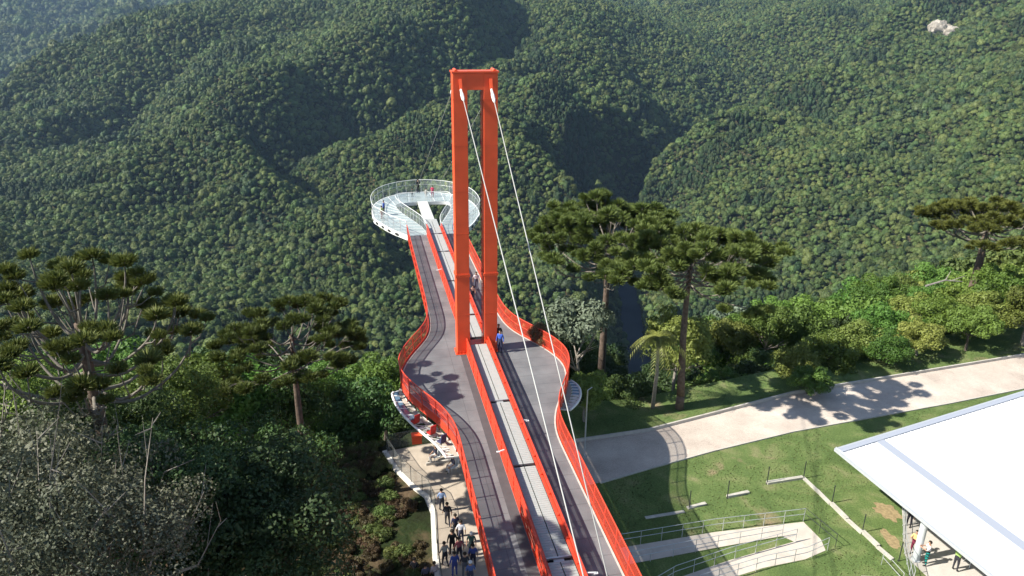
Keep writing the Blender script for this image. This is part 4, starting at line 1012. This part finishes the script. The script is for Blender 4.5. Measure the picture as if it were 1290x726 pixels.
m_ = MB()
for s in (-1, 1):
    for i in range(5, len(RO)-1, 5):
        j = int(i*(len(RI)-1)/(len(RO)-1)); m_.obox((s*RO[i][0], RO[i][1], .02), (s*RI[j][0], RI[j][1], .02), .05, .02)
m_.build('floor_ribs', WHITEST, ring)
m_ = MB(); m_.box(-.60, .60, 30.4, 40.3, -.05, .10); m_.build('central_gangway', mat('gangway_plate', (.55, .56, .53), .5, noise=.1, scale=2), ring)
# white box girder of the ring with its dark oval openings
for s in (-1, 1):
    R2 = RO*[s, 1]; g = MB()
    for i in range(len(R2)-1):
        a = R2[i]; b = R2[i+1]; g.obox((a[0]+s*.05, a[1], -.22), (b[0]+s*.05, b[1], -.22), .10, .52)
    fas = g.build('ring_fascia', WHITEST, ring)
    g = MB()
    for i in range(6, 58, 5):
        p = R2[i]; q = R2[i+1]; d = (q-p)/np.linalg.norm(q-p); nrm = np.array([d[1], -d[0]]); nrm = nrm if nrm[0]*s > 0 else -nrm
        c = p+nrm*.13+np.array([s*.0, 0]); vs = []; n = 12
        for k in range(n):
            a = 2*math.pi*k/n; vs.append((c[0]+d[0]*math.cos(a)*.38, c[1]+d[1]*math.cos(a)*.38, -.25+.14*math.sin(a)))
        vs2 = [(v[0]-nrm[0]*.05, v[1]-nrm[1]*.05, v[2]) for v in vs]
        g.add(vs+vs2, [tuple(range(n)), tuple(range(2*n-1, n-1, -1))]+[(k, (k+1) % n, n+(k+1) % n, n+k) for k in range(n)])
    g.build('girder_opening', GAP, fas)
    g = MB(); Q = RI*[s, 1]
    for i in range(len(Q)-1): g.obox((Q[i][0], Q[i][1], -.19), (Q[i+1][0], Q[i+1][1], -.19), .08, .38)
    g.build('inner_fascia', WHITEST, ring)
    for L_, hgt, lean in ((R2, 1.55, .12), (Q, 1.2, 0)):
        bal = empty('glass_balustrade', (0, 0, 0)); bal.parent = ring
        # outward normals
        T = np.gradient(L_, axis=0); T /= np.linalg.norm(T, axis=1)[:, None]; Nn = np.stack([T[:, 1], -T[:, 0]], 1); Nn *= s
        lo = [(p[0], p[1], .06) for p in L_]; up = [(p[0]+n[0]*lean, p[1]+n[1]*lean, hgt) for p, n in zip(L_, Nn)]
        g = MB(); g.strip(lo, up); g.build('glass_pane', GLASS, bal)
        g = MB(); g.tube(up, .032, 6); g.build('handrail', WHITEST, bal, smooth=True)
        g = MB(); g.tube([((a[0]*.4+b[0]*.6), (a[1]*.4+b[1]*.6), hgt*.62) for a, b in zip(lo, up)], .016, 6); g.build('rail', STEEL, bal, smooth=True)
        for i in range(0, len(L_), 4):
            g = MB(); g.tube([lo[i], up[i]], .020, 5); g.build('post', STEEL, bal)

# ------------------------------------------------------------------ curved service gallery hanging under the bulges
for s, lab in ((-1, 'curved glazed gallery'), (1, 'gallery')):
    gal = empty('service_gallery', (0, 0, 0)); gal.parent = bridge
    gy = np.linspace(-11.9, -3.4, 22) if s < 0 else np.linspace(-8.0, -4.4, 22)
    inn = np.array([(s*(float(np.interp(y, ys, xs))-.05), y) for y in gy])
    outl = [(-5.9, -4.0)]+[tuple(at_z(px_, py_, -.85)[:2]) for px_, py_ in ((492, 491), (495, 503), (502, 516), (513, 529), (526, 541), (540, 552), (552, 562))]+[(-3.5, -11.9)]
    if s > 0: outl = [(-5.7, -4.5), (-5.95, -5.0), (-6.0, -5.8), (-5.7, -6.8), (-5.2, -7.6), (-4.6, -8.2)]
    o_ = dense([(-s*p[0], p[1]) for p in outl], 22)[::-1]
    z = -.85
    g = MB(); g.tube([(p[0], p[1], z) for p in o_], .085, 6); g.tube([(p[0], p[1], z) for p in inn], .06, 6); g.build('gallery_rim', WHITEST, gal, smooth=True)
    for k in range(0, 22, 2):
        g = MB(); g.obox((*inn[k], z), (*o_[k], z), .07, .09); g.build('gallery_rib', WHITEST, gal)
    g = MB(); 
    for k in range(10, 20, 2):
        a, b, c, d = o_[k], o_[k+2] if k+2 < 22 else o_[21], inn[k+2] if k+2 < 22 else inn[21], inn[k]
        g.add([(*(a*.9+d*.1), z+.02), (*(b*.9+c*.1), z+.02), (*(c*.55+b*.45), z+.02), (*(d*.55+a*.45), z+.02)], [(0, 1, 2, 3)])
    g.build('tinted_glass', BLUEGL, gal)
    g = MB()
    for k in range(0, 10):
        a = o_[k]; b = inn[k+1]; g.obox((*a, z+.03), (*(a*.4+b*.6), z+.03), .03, .04)
        a = inn[k]; b = o_[k+1]; g.obox((*(a*.6+b*.4), z+.03), (*b, z+.03), .03, .04)
    g.build('lattice', WHITEST, gal)
    g = MB(); g.strip([(*(inn[k]*.62+o_[k]*.38), z+.05) for k in range(22)], [(*(inn[k]*.98+o_[k]*.02), z+.05) for k in range(22)]); g.build('gallery_floor', mat('gallery_plate', (.50, .43, .36), .7, noise=.15, scale=3), gal)
    for k in range(1, 20, 3):
        g = MB(); x, y = inn[k]; g.obox((x, y, z-.2), (x+s*.06, y, -.02), .07, .07, up=(0, 1, 0)); g.build('hanger', DARKRED, gal)
# ride seats parked on the gallery
SEATRED = mat('seat_red', (.42, .03, .025), .5); NAVY = mat('navy_fabric', (.05, .055, .12), .8)
def ride_seat(x, y, z, rz, m, label):
    r = empty('ride_seat', (x, y, z), rz); tag(r, label, 'seat', 'ride seats parked on the gallery')
    g = MB(); g.box(-.25, .25, -.25, .25, .35, .45); o = g.build('seat', m, r); b = o.modifiers.new('b', 'BEVEL'); b.width = .04; b.segments = 2
    g = MB(); g.obox((0, -.24, .42), (0, -.38, 1.15), .48, .09, up=(0, 1, 0)); o = g.build('backrest', m, r); b = o.modifiers.new('b', 'BEVEL'); b.width = .03; b.segments = 2
    for sx in (-.23, .23):
        g = MB(); g.tube([(sx, -.3, .9), (sx, .15, .75), (sx, .22, .5)], .025, 6); g.build('armrest', STEEL, r)
    r.scale = (.8, .8, .8); g = MB(); g.tube([(0, 0, 0), (0, 0, .36)], .04, 6); g.build('frame', STEEL, r)
for (px, py), mm, lb in (((523, 536), SEATRED, 'red ride seat parked on the curved gallery, farthest from the plaza'), ((543, 550), SEATRED, 'red ride seat parked on the curved gallery above the plaza'), ((556, 561), NAVY, 'navy ride seat at the plaza end of the curved gallery')):
    w = at_z(px, py, -.9); ride_seat(w[0], w[1], -.95, .5, mm, lb)
bx = at_z(525, 552, -1.2)
g = MB(); g.box(-.28, .28, -.2, .2, 0, .5); g.box(-.31, .31, -.23, .23, .5, .56); tag(g.build('control_box', ORANGE, loc=(bx[0], bx[1], -1.5)), 'small orange box fixed on the rim of the curved gallery', 'box')

# dry rust-brown shrub against the railing bulge
wr = at_z(684, 423, .5)
rt = empty('dry_shrub', (wr[0]-.05, wr[1]-.1, -.45)); tag(rt, 'dry rust brown shrub leaning over the orange railing bulge', 'shrub')
o = bpy.data.objects.new('crown', crown('dry_shrub_crown', FOL_RUST, R=.95, H=1.0, leaves=3200, size=.10, seed=77, lobes=16)); COL.objects.link(o); o.parent = rt; o.location = (0, 0, .85)
m_ = MB(); m_.tube([(0, 0, -7), (0, 0, .85)], [.07, .03], 6); m_.build('stem', BARK, rt)
# slim grey pole beside the bridge
w = at_z(736, 575, GZ); m_ = MB(); m_.tube([(0, 0, 0), (0, 0, 5.2)], [.06, .045], 8); m_.box(-.12, .12, -.12, .12, 0, .04); m_.tube([(0, 0, 5.2), (.35, .1, 5.35)], .03, 6)
tag(m_.build('lamp_post', STEEL, loc=(w[0], w[1], GZ+.03)), 'slim grey lamp post rising beside the bridge railing', 'lamp post')

# ------------------------------------------------------------------ pavilion
pav = empty('pavilion', (21, -13, GZ)); tag(pav, 'open pavilion with a flat white sheet metal roof on round grey columns', 'pavilion')
RZ = -3.1
c0 = at_z(1055, 566, RZ); c1 = at_z(1256, 728, RZ); c2 = at_z(1290, 494, RZ)
e1 = (c1-c0)[:2]; e1 /= np.linalg.norm(e1); e2 = (c2-c0)[:2]; e2 /= np.linalg.norm(e2); c0 = c0[:2]
print('pav', c0, e1, e2, e1@e2)
def pq(a, b, z): q = c0+e1*a+e2*b; return (q[0]-21, q[1]+13, z-GZ)
def pbox(mb, a0, a1, b0, b1, z0, z1, mi=0):
    vs = [pq(a, b, z) for a in (a0, a1) for b in (b0, b1) for z in (z0, z1)]
    mb.add(vs, [(0, 1, 3, 2), (4, 6, 7, 5), (0, 4, 5, 1), (2, 3, 7, 6), (0, 2, 6, 4), (1, 5, 7, 3)], mi)
ROOFW = mat('white_roof_sheet', (.86, .87, .88), .45, noise=.03, scale=.6, spec=.5)
g = MB(); pbox(g, .06, 22, .06, 26, RZ-.10, RZ)
for b in np.arange(.5, 26, .5): pbox(g, .10, 21.9, b-.015, b+.015, RZ, RZ+.025)
g.build('roof', ROOFW, pav)
g = MB(); pbox(g, 0, 22, 2.95, 3.6, RZ+.027, RZ+.05); g.build('ridge_flashing', mat('flashing', (.33, .36, .42), .6), pav)
g = MB(); pbox(g, .06, .42, .06, 26, RZ+.055, RZ+.075); g.build('edge_flashing', bpy.data.materials['flashing'], pav)
g = MB(); pbox(g, -.12, 22, -.16, .05, RZ-.16, RZ+.03); pbox(g, -.12, .05, .051, 26, RZ-.16, RZ+.03); pbox(g, -.15, 22, -.03, .03, RZ+.032, RZ+.06); g.build('gutter', mat('gutter', (.50, .53, .56), .45, metal=.3), pav)
for a, b in ((6.2, 1.3), (13, 1.3), (6.2, 9), (13, 9), (1.5, 9), (1.5, 17)):
    g = MB(); p0 = pq(a, b, GZ+.05); p1 = pq(a, b, RZ-.1); g.tube([p0, p1], .20, 20); g.tube([p0, (p0[0], p0[1], p0[2]+.06)], .26, 16); g.build('column', mat('column', (.52, .55, .57), .5) if a == 6.2 and b == 1.3 else bpy.data.materials['column'], pav, smooth=False)
g = MB()
for a in (.8, 6.2, 13, 20): pbox(g, a-.06, a+.06, .1, 25, RZ-.36, RZ-.104)
for b in (1.3, 9, 17): pbox(g, .1, 21, b-.08, b+.08, RZ-.56, RZ-.364)
g.build('roof_beams', STEEL, pav)
fl = pz([(1136, 640), (1140, 700), (1150, 800)]); flp = [tuple(fl[0]), tuple(fl[1]), (fl[1][0]+.3, -30), (46, -30), (46, -9), (fl[0][0]+4, -9)]
g = MB(); g.prism(flp, GZ-.1, GZ+.05); tag(g.build('pavement', mat('pavilion_floor', (.50, .47, .43), .8, noise=.12, scale=2)), kind='structure')
handrail([tuple(q) for q in pz([(1137, 642), (1137, 690), (1148, 740)])], 'grey rail fence with mesh along the side of the pavilion floor', STEEL, h=1.1, gap=.9, bars=3, name='fence', mesh=FENCEMESH, cat='fence', z=GZ+.05)
w = at_z(1222, 712, GZ)
tb = empty('folding_table', (w[0], w[1], GZ+.05), .7); tag(tb, 'dark round table standing under the pavilion roof edge', 'table')
g = MB(); g.tube([(0, 0, .70), (0, 0, .74)], .42, 20); g.build('tabletop', DARKST, tb)
for a in range(4):
    g = MB(); g.tube([(.08*math.cos(a*1.57), .08*math.sin(a*1.57), .70), (.38*math.cos(a*1.57), .38*math.sin(a*1.57), 0)], .02, 6); g.build('leg', STEEL, tb)

# ------------------------------------------------------------------ pale rock faces showing through the forest
ROCK = mat('rock', (.46, .42, .36), .9, noise=.55, scale=.12, bump=.6, col2=(.16, .14, .11))
for c, rd, lb in zip(ROCKS, (24, 10, 10, 8), ('bright white bare rock face high on the sunlit slope', 'buff rock edge above the dark canyon', 'buff bare bluff low on the sunlit slope behind the araucarias', 'shaded rock face on the dark canyon wall')):
    rs = np.random.default_rng(int(abs(c[0]))); bm = bmesh.new(); bmesh.ops.create_icosphere(bm, subdivisions=4, radius=1)
    for v in bm.verts:
        p = np.array(v.co); k = 1+1.7*float(fbm(np.array([p[0]*2.2+7+c[0]]), np.array([p[2]*2.2+p[1]*1.7]), 4, 2)[0])
        v.co = Vector((p[0]*rd*1.2*k, p[1]*rd*.5*k, p[2]*rd*.8*k))
    me = bpy.data.meshes.new('rock_face'); bm.to_mesh(me); bm.free(); me.materials.append(ROCK)
    o = bpy.data.objects.new('rock_face', me); COL.objects.link(o); z = float(height(c[0], c[1])[0]); o.location = (c[0], c[1], z+rd*.30); o.rotation_euler = (math.radians(-25), 0, -YAW)
    tag(o, lb, 'rock')
# fallen bleached branches by the lawn edge
for px, py, ln, lb in ((1190, 362, 3.2, 'bleached dead branch sticking out of the bright shrubs beyond the road'), (1140, 446, 2.6, 'pale fallen log lying at the lawn edge beyond the road')):
    w = CAM+ray(px, py)/np.linalg.norm(ray(px, py))*(62 if py < 400 else 60); rs = random.Random(px); m_ = MB()
    if py > 400: w = at_z(px, py, GZ+.3)
    m_.tube([(-ln/2, 0, .2), (0, .1, .5), (ln/2, .2, .25)], [.07, .06, .03], 6); m_.tube([(0, .1, .45), (.5, .3, 1.1)], [.04, .015], 5); m_.tube([(.4, .1, .4), (1.2, -.3, .9)], [.03, .012], 5)
    tag(m_.build('dead_branch', BARKPALE, loc=tuple(w)), lb, 'branch')

# ------------------------------------------------------------------ people
SKIN = mat('skin', (.42, .24, .16), .6)
def cloth(c): return mat('cloth', c, .85)
def figure(px=None, py=None, z=0., at=None, face=0., hgt=1.70, pose='stand', top=(.5, .5, .5), legs=(.03, .03, .05), hair=(.02, .015, .01), cap=None, bare_arms=True, bare_legs=False, label='', group=None, stripes=None):
    w = at if at is not None else at_z(px, py, z)
    J = {}; R = {}
    def j(n, p, r): J[n] = Vector(p); R[n] = r
    sit = pose == 'sit'; zo = -.40 if sit else 0
    lean = .18 if pose == 'lean' else (.05 if pose == 'walk' else 0)
    j('pelvis', (0, 0, .93+zo), .135); j('belly', (0, lean*.3, 1.08+zo), .125); j('chest', (0, lean*.8, 1.30+zo), .155); j('neck0', (0, lean, 1.44+zo), .075); j('neck1', (0, lean*1.1+.01, 1.51+zo), .056)
    j('head', (0, lean*1.15+.03, 1.60+zo), .098); j('top', (0, lean*1.15+.015, 1.665+zo), .078)
    for s, n in ((-1, 'l'), (1, 'r')):
        j(n+'sh', (s*.175, lean*.95, 1.385+zo), .062)
        if pose == 'reach': el = (s*.24, .16, 1.20); wr = (s*.17, .36, 1.28)
        elif pose == 'lean' or pose == 'photo': el = (s*.25, .14, 1.18); wr = (s*.12, .34, 1.22 if pose == 'photo' else 1.05)
        elif sit: el = (s*.24, .05, 1.12+zo); wr = (s*.18, .30, .98+zo)
        elif pose == 'walk': el = (s*.25, -.08*s, 1.13); wr = (s*.26, .10-.14*s, .90)
        else: el = (s*.25, -.02, 1.12); wr = (s*.27, .06, .88)
        j(n+'el', el, .044); j(n+'wr', wr, .030)
        d = (Vector(wr)-Vector(el)).normalized(); pm = Vector(wr)+d*.075; j(n+'pa', pm, .034)
        side = Vector((1, 0, 0)) if abs(d.x) < .7 else Vector((0, 1, 0))
        fwd = d.cross(side).normalized()
        for k, (o, ln) in enumerate(((-.030, .062), (-.010, .074), (.010, .070), (.030, .055))):
            j(n+'f%d' % k, pm+fwd*o+d*.035, .0095); j(n+'g%d' % k, pm+fwd*o*1.15+d*(.035+ln)-side*s*.012, .008)
        j(n+'t0', pm-fwd*.035-d*.02, .011); j(n+'t1', pm-fwd*.062+d*.028, .009)
        j(n+'hip', (s*.088, 0, .87+zo), .098)
        if sit: kn = (s*.13, .42, .50); an = (s*.12, .40, .09)
        elif pose == 'walk': kn = (s*.10, .10 if s < 0 else .02, .49); an = (s*.10, .17 if s < 0 else -.24, .09 if s < 0 else .13)
        else: kn = (s*.11, .025, .48); an = (s*.12, -.01, .085)
        j(n+'kn', kn, .062); j(n+'an', an, .042); j(n+'to', (an[0]+s*.015, an[1]+.17, an[2]-.045), .036)
    E = [('pelvis', 'belly'), ('belly', 'chest'), ('chest', 'neck0'), ('neck0', 'neck1'), ('neck1', 'head'), ('head', 'top')]
    for n in 'lr':
        E += [('chest', n+'sh'), (n+'sh', n+'el'), (n+'el', n+'wr'), (n+'wr', n+'pa'), (n+'pa', n+'t0'), (n+'t0', n+'t1'), ('pelvis', n+'hip'), (n+'hip', n+'kn'), (n+'kn', n+'an'), (n+'an', n+'to')]
        for k in range(4): E += [(n+'pa', n+'f%d' % k), (n+'f%d' % k, n+'g%d' % k)]
    names = list(J); ix = {n: i for i, n in enumerate(names)}
    me = bpy.data.meshes.new('person'); me.from_pydata([J[n] for n in names], [(ix[a], ix[b]) for a, b in E], [])
    ob = bpy.data.objects.new('tmp', me); COL.objects.link(ob)
    sk = ob.modifiers.new('s', 'SKIN'); sk.use_smooth_shade = True
    for i, n in enumerate(names):
        v = me.skin_vertices[0].data[i]; v.radius = (R[n]*(1.15 if n in ('chest', 'belly', 'pelvis') else 1), R[n]*(.85 if n in ('chest', 'belly') else 1)); v.use_root = (n == 'pelvis')
    sb = ob.modifiers.new('u', 'SUBSURF'); sb.levels = 1; sb.render_levels = 1
    dg = bpy.context.evaluated_depsgraph_get(); dg.update()
    bm_ = bpy.data.meshes.new_from_object(ob.evaluated_get(dg)); bpy.data.objects.remove(ob)
    mats = [SKIN, cloth(top), cloth(legs), mat('shoe', (.05, .045, .04), .6)]
    for m in list(mats): bm_.materials.append(m)
    if stripes: bm_.materials.append(cloth(stripes))
    kindof = {}
    segs = []
    for a, b in E:
        t = 1
        if 'head' in (a, b) or 'top' in (a, b) or b == 'neck1': t = 0
        elif b[1:] in ('pa', 't0', 't1') or b[1:2] in ('f', 'g'): t = 0
        elif b[1:] == 'wr': t = 0 if bare_arms else 1
        elif b[1:] == 'to': t = 3
        elif b[1:] == 'an': t = 0 if bare_legs else 2
        elif b[1:] == 'kn' or b[1:] == 'hip': t = 2
        elif (a, b) == ('pelvis', 'belly'): t = 2
        segs.append((J[a], J[b], t))
    A = np.array([s_[0] for s_ in segs]); B = np.array([s_[1] for s_ in segs]); T = [s_[2] for s_ in segs]; D = B-A; DD = (D**2).sum(1)
    for f in bm_.polygons:
        p = np.array(f.center); t = np.clip(((p-A)*D).sum(1)/DD, 0, 1); d = np.linalg.norm(p-A-D*t[:, None], axis=1); k = int(np.argmin(d)); mi = T[k]
        if stripes and mi == 2 and int(p[2]*11) % 2: mi = 4
        f.material_index = mi
    o = bpy.data.objects.new('person', bm_); COL.objects.link(o)
    k = hgt/1.745; o.scale = (k, k, k); o.location = (w[0], w[1], z+(0 if not sit else 0)); o.rotation_euler = (0, 0, face)
    tag(o, label, 'person', group)
    # face and hair
    hc = J['head']; g = MB()
    g.add([hc+Vector((-.016, .088, .005)), hc+Vector((.016, .088, .005)), hc+Vector((0, .118, -.02)), hc+Vector((0, .09, .04))], [(0, 1, 2), (1, 3, 2), (3, 0, 2)])
    g.build('nose', SKIN, o)
    for s in (-1, 1):
        g = MB(); g.box(hc.x+s*.035-.012, hc.x+s*.035+.012, hc.y+.082, hc.y+.095, hc.z+.012, hc.z+.026); g.build('eye', DARKST, o)
    bm = bmesh.new(); bmesh.ops.create_uvsphere(bm, u_segments=14, v_segments=9, radius=.112)
    for v in list(bm.verts):
        if v.co.z < -.055 or (v.co.y > .05 and v.co.z < .045): bm.verts.remove(v)
    hm = bpy.data.meshes.new('hair'); bm.to_mesh(hm); bm.free(); hm.materials.append(mat('hat' if cap else 'hair', cap or hair, .8))
    h = bpy.data.objects.new('cap' if cap else 'hair', hm); COL.objects.link(h); h.parent = o; h.location = hc+Vector((0, -.012, .03))
    if cap:
        g = MB(); g.tube([(0, .09, .02), (0, .095, .03)], [.085, .085], 12); q = g.build('peak', hm.materials[0], h); 
    return o
G1 = 'visitors walking the path under the bridge'
zp = GZ+.06
figure(557, 645, zp, face=.1, top=(.22, .30, .48), legs=(.03, .03, .045), pose='walk', label='person in a light blue shirt and dark trousers walking nearest the plaza', group=G1)
figure(564, 663, zp, face=0, top=(.02, .02, .025), legs=(.04, .04, .05), pose='walk', label='person all in black walking behind the one in the light blue shirt', group=G1)
figure(574, 677, zp, face=.2, top=(.025, .03, .07), legs=(.02, .02, .03), label='person in a dark navy jacket beside the person in the white shirt', group=G1)
figure(581, 686, zp, face=0, top=(.62, .62, .66), legs=(.05, .055, .09), pose='walk', label='person in a white shirt and blue trousers walking on the path under the bridge', group=G1)
figure(570, 699, zp, face=.1, top=(.015, .018, .018), legs=(.02, .02, .02), label='tall person in a long black coat on the path under the bridge', group=G1, hgt=1.78, bare_arms=False)
figure(594, 700, zp, face=2.9, top=(.03, .07, .06), legs=(.03, .05, .05), label='person in a dark green jacket close under the orange railing', group=G1, cap=(.6, .58, .55))
figure(573, 726, zp, face=.2, top=(.05, .08, .30), legs=(.05, .07, .25), label='person dressed in blue overalls on the path', group=G1, bare_arms=False)
figure(596, 716, zp, face=.0, top=(.06, .08, .26), legs=(.02, .02, .04), label='person in a bright blue top beside the orange railing edge', group=G1)
figure(593, 738, zp, face=0, top=(.10, .14, .32), legs=(.05, .05, .08), cap=(.75, .75, .78), label='person with a white cap at the bottom edge under the bridge', group=G1)
figure(548, 738, GZ-.9, face=.4, top=(.50, .40, .40), legs=(.1, .08, .1), label='person in a pale pink top at the bottom edge beside the parapet', group=G1)
figure(537, 741, GZ-.9, face=.2, top=(.10, .09, .12), legs=(.03, .03, .05), label='person in a dark top at the bottom edge beside the person in pink', group=G1)
figure(523, 733, GZ-.9, face=-.4, top=(.02, .02, .025), legs=(.05, .05, .06), label='person in black standing farthest out beyond the parapet', group=G1)
figure(579, 708, zp, face=.3, top=(.30, .08, .09), legs=(.03, .03, .05), pose='walk', label='person in a dark red top in the middle of the group under the bridge', group=G1)
figure(586, 727, zp, face=-.2, top=(.04, .04, .05), legs=(.10, .10, .12), label='person in a black top and grey trousers near the bottom edge under the bridge', group=G1)
figure(561, 714, zp, face=.4, top=(.35, .33, .28), legs=(.03, .03, .04), pose='walk', label='person in a beige top walking beside the mesh fence on the path', group=G1)
G2 = 'visitors on the glass lookout ring'
figure(484, 271, .01, face=1.2, top=(.05, .10, .42), legs=(.03, .03, .06), label='person in a blue jacket at the outer curve of the lookout ring', group=G2, bare_arms=False)
figure(481.5, 276, .01, face=.8, hgt=1.5, top=(.40, .50, .16), legs=(.22, .05, .06), label='person in a lime green top next to the blue jacket on the lookout ring', group=G2)
figure(527, 243.5, .01, face=.2, hgt=1.8, top=(.02, .02, .025), legs=(.02, .02, .025), pose='photo', label='tall person in black at the far rail of the lookout ring', group=G2, bare_arms=False)
figure(519.5, 248.5, .01, face=.4, hgt=1.1, top=(.10, .14, .12), legs=(.1, .1, .1), label='small child in grey on the lookout ring', group=G2)
figure(537, 249, .01, face=0, hgt=1.15, top=(.60, .58, .5), legs=(.5, .45, .4), label='small child in white at the middle of the lookout ring', group=G2)
figure(545, 248.5, .01, face=-.1, hgt=1.45, top=(.62, .05, .12), legs=(.50, .05, .10), label='child in bright pink on the lookout ring', group=G2)
figure(571.5, 245, .01, face=-.3, hgt=1.6, top=(.1, .1, .13), legs=(.05, .05, .08), label='person in dark clothes half hidden by the tower on the lookout ring', group=G2)
G3 = 'visitors on the walkway by the tower'
figure(630, 444, 0, face=2.6, top=(.05, .12, .50), legs=(.04, .05, .10), label='person in a blue jacket standing at the foot of the orange tower', group=G3, bare_arms=False)
figure(628, 436, 0, face=2.9, top=(.02, .02, .03), legs=(.02, .02, .03), label='person in black behind the blue jacket at the foot of the tower', group=G3)
figure(600, 366, 0, face=3.1, top=(.60, .50, .50), legs=(.10, .10, .14), pose='walk', label='person in a pale pink top seen between the tower legs', group=G3)
figure(596, 378, 0, face=2.9, top=(.35, .20, .16), legs=(.05, .05, .07), hgt=1.3, pose='walk', label='smaller person in a brown top between the tower legs', group=G3)
G4 = 'visitors at the pavilion'
w = at_z(1149, 699, GZ); figure(at=w, z=GZ+.05, face=2.2, top=(.62, .42, .18), legs=(.20, .03, .06), label='person in a yellow ochre top and maroon trousers by the pavilion fence', group=G4, pose='reach')
w = at_z(1165, 713, GZ); figure(at=w, z=GZ+.05, face=1.0, top=(.60, .58, .62), legs=(.01, .22, .20), stripes=(.01, .02, .02), label='person in a white shirt and teal striped skirt beside the pavilion column', group=G4, pose='photo')
w = at_z(1202, 720, GZ); figure(at=w, z=GZ+.05, face=-1.2, top=(.28, .42, .12), legs=(.03, .03, .04), label='person in a light green shirt under the pavilion roof edge', group=G4, pose='reach')
w = at_z(1144, 664, GZ); figure(at=w, z=GZ+.05, face=2.0, top=(.02, .02, .04), legs=(.02, .02, .03), label='person in dark clothes at the far end of the pavilion fence', group=G4)
# two riders resting in loungers on the plaza
def lounger(px, py, rz, label):
    w = at_z(px, py, GZ+.06); r = empty('deck_chair', (w[0], w[1], GZ+.06), rz); tag(r, label, 'chair', 'chairs on the plaza')
    g = MB(); g.box(-.25, .25, -.22, .24, .40, .44); g.build('seat', WHITEST, r)
    g = MB(); g.obox((0, -.22, .42), (0, -.36, .95), .5, .03, up=(0, 1, 0)); g.build('backrest', WHITEST, r)
    for sx in (-.24, .24):
        for sy in (-.2, .22): g = MB(); g.tube([(sx, sy, 0), (sx, sy, .42)], .02, 5); g.build('leg', STEEL, r)
    return w
w = lounger(549, 581, 1.9, 'white chair on the plaza under the person in dark clothes'); figure(at=w, z=GZ+.06, face=1.9, pose='sit', top=(.03, .03, .05), legs=(.55, .55, .55), label='seated person in a dark top and pale trousers on the plaza below the gallery')
w = lounger(571, 594, 1.9, 'white chair on the plaza beside the bridge railing'); figure(at=w, z=GZ+.06, face=1.9, pose='sit', top=(.05, .05, .08), legs=(.50, .50, .55), cap=(.03, .03, .03), label='seated person with a black cap on the plaza close to the orange railing')
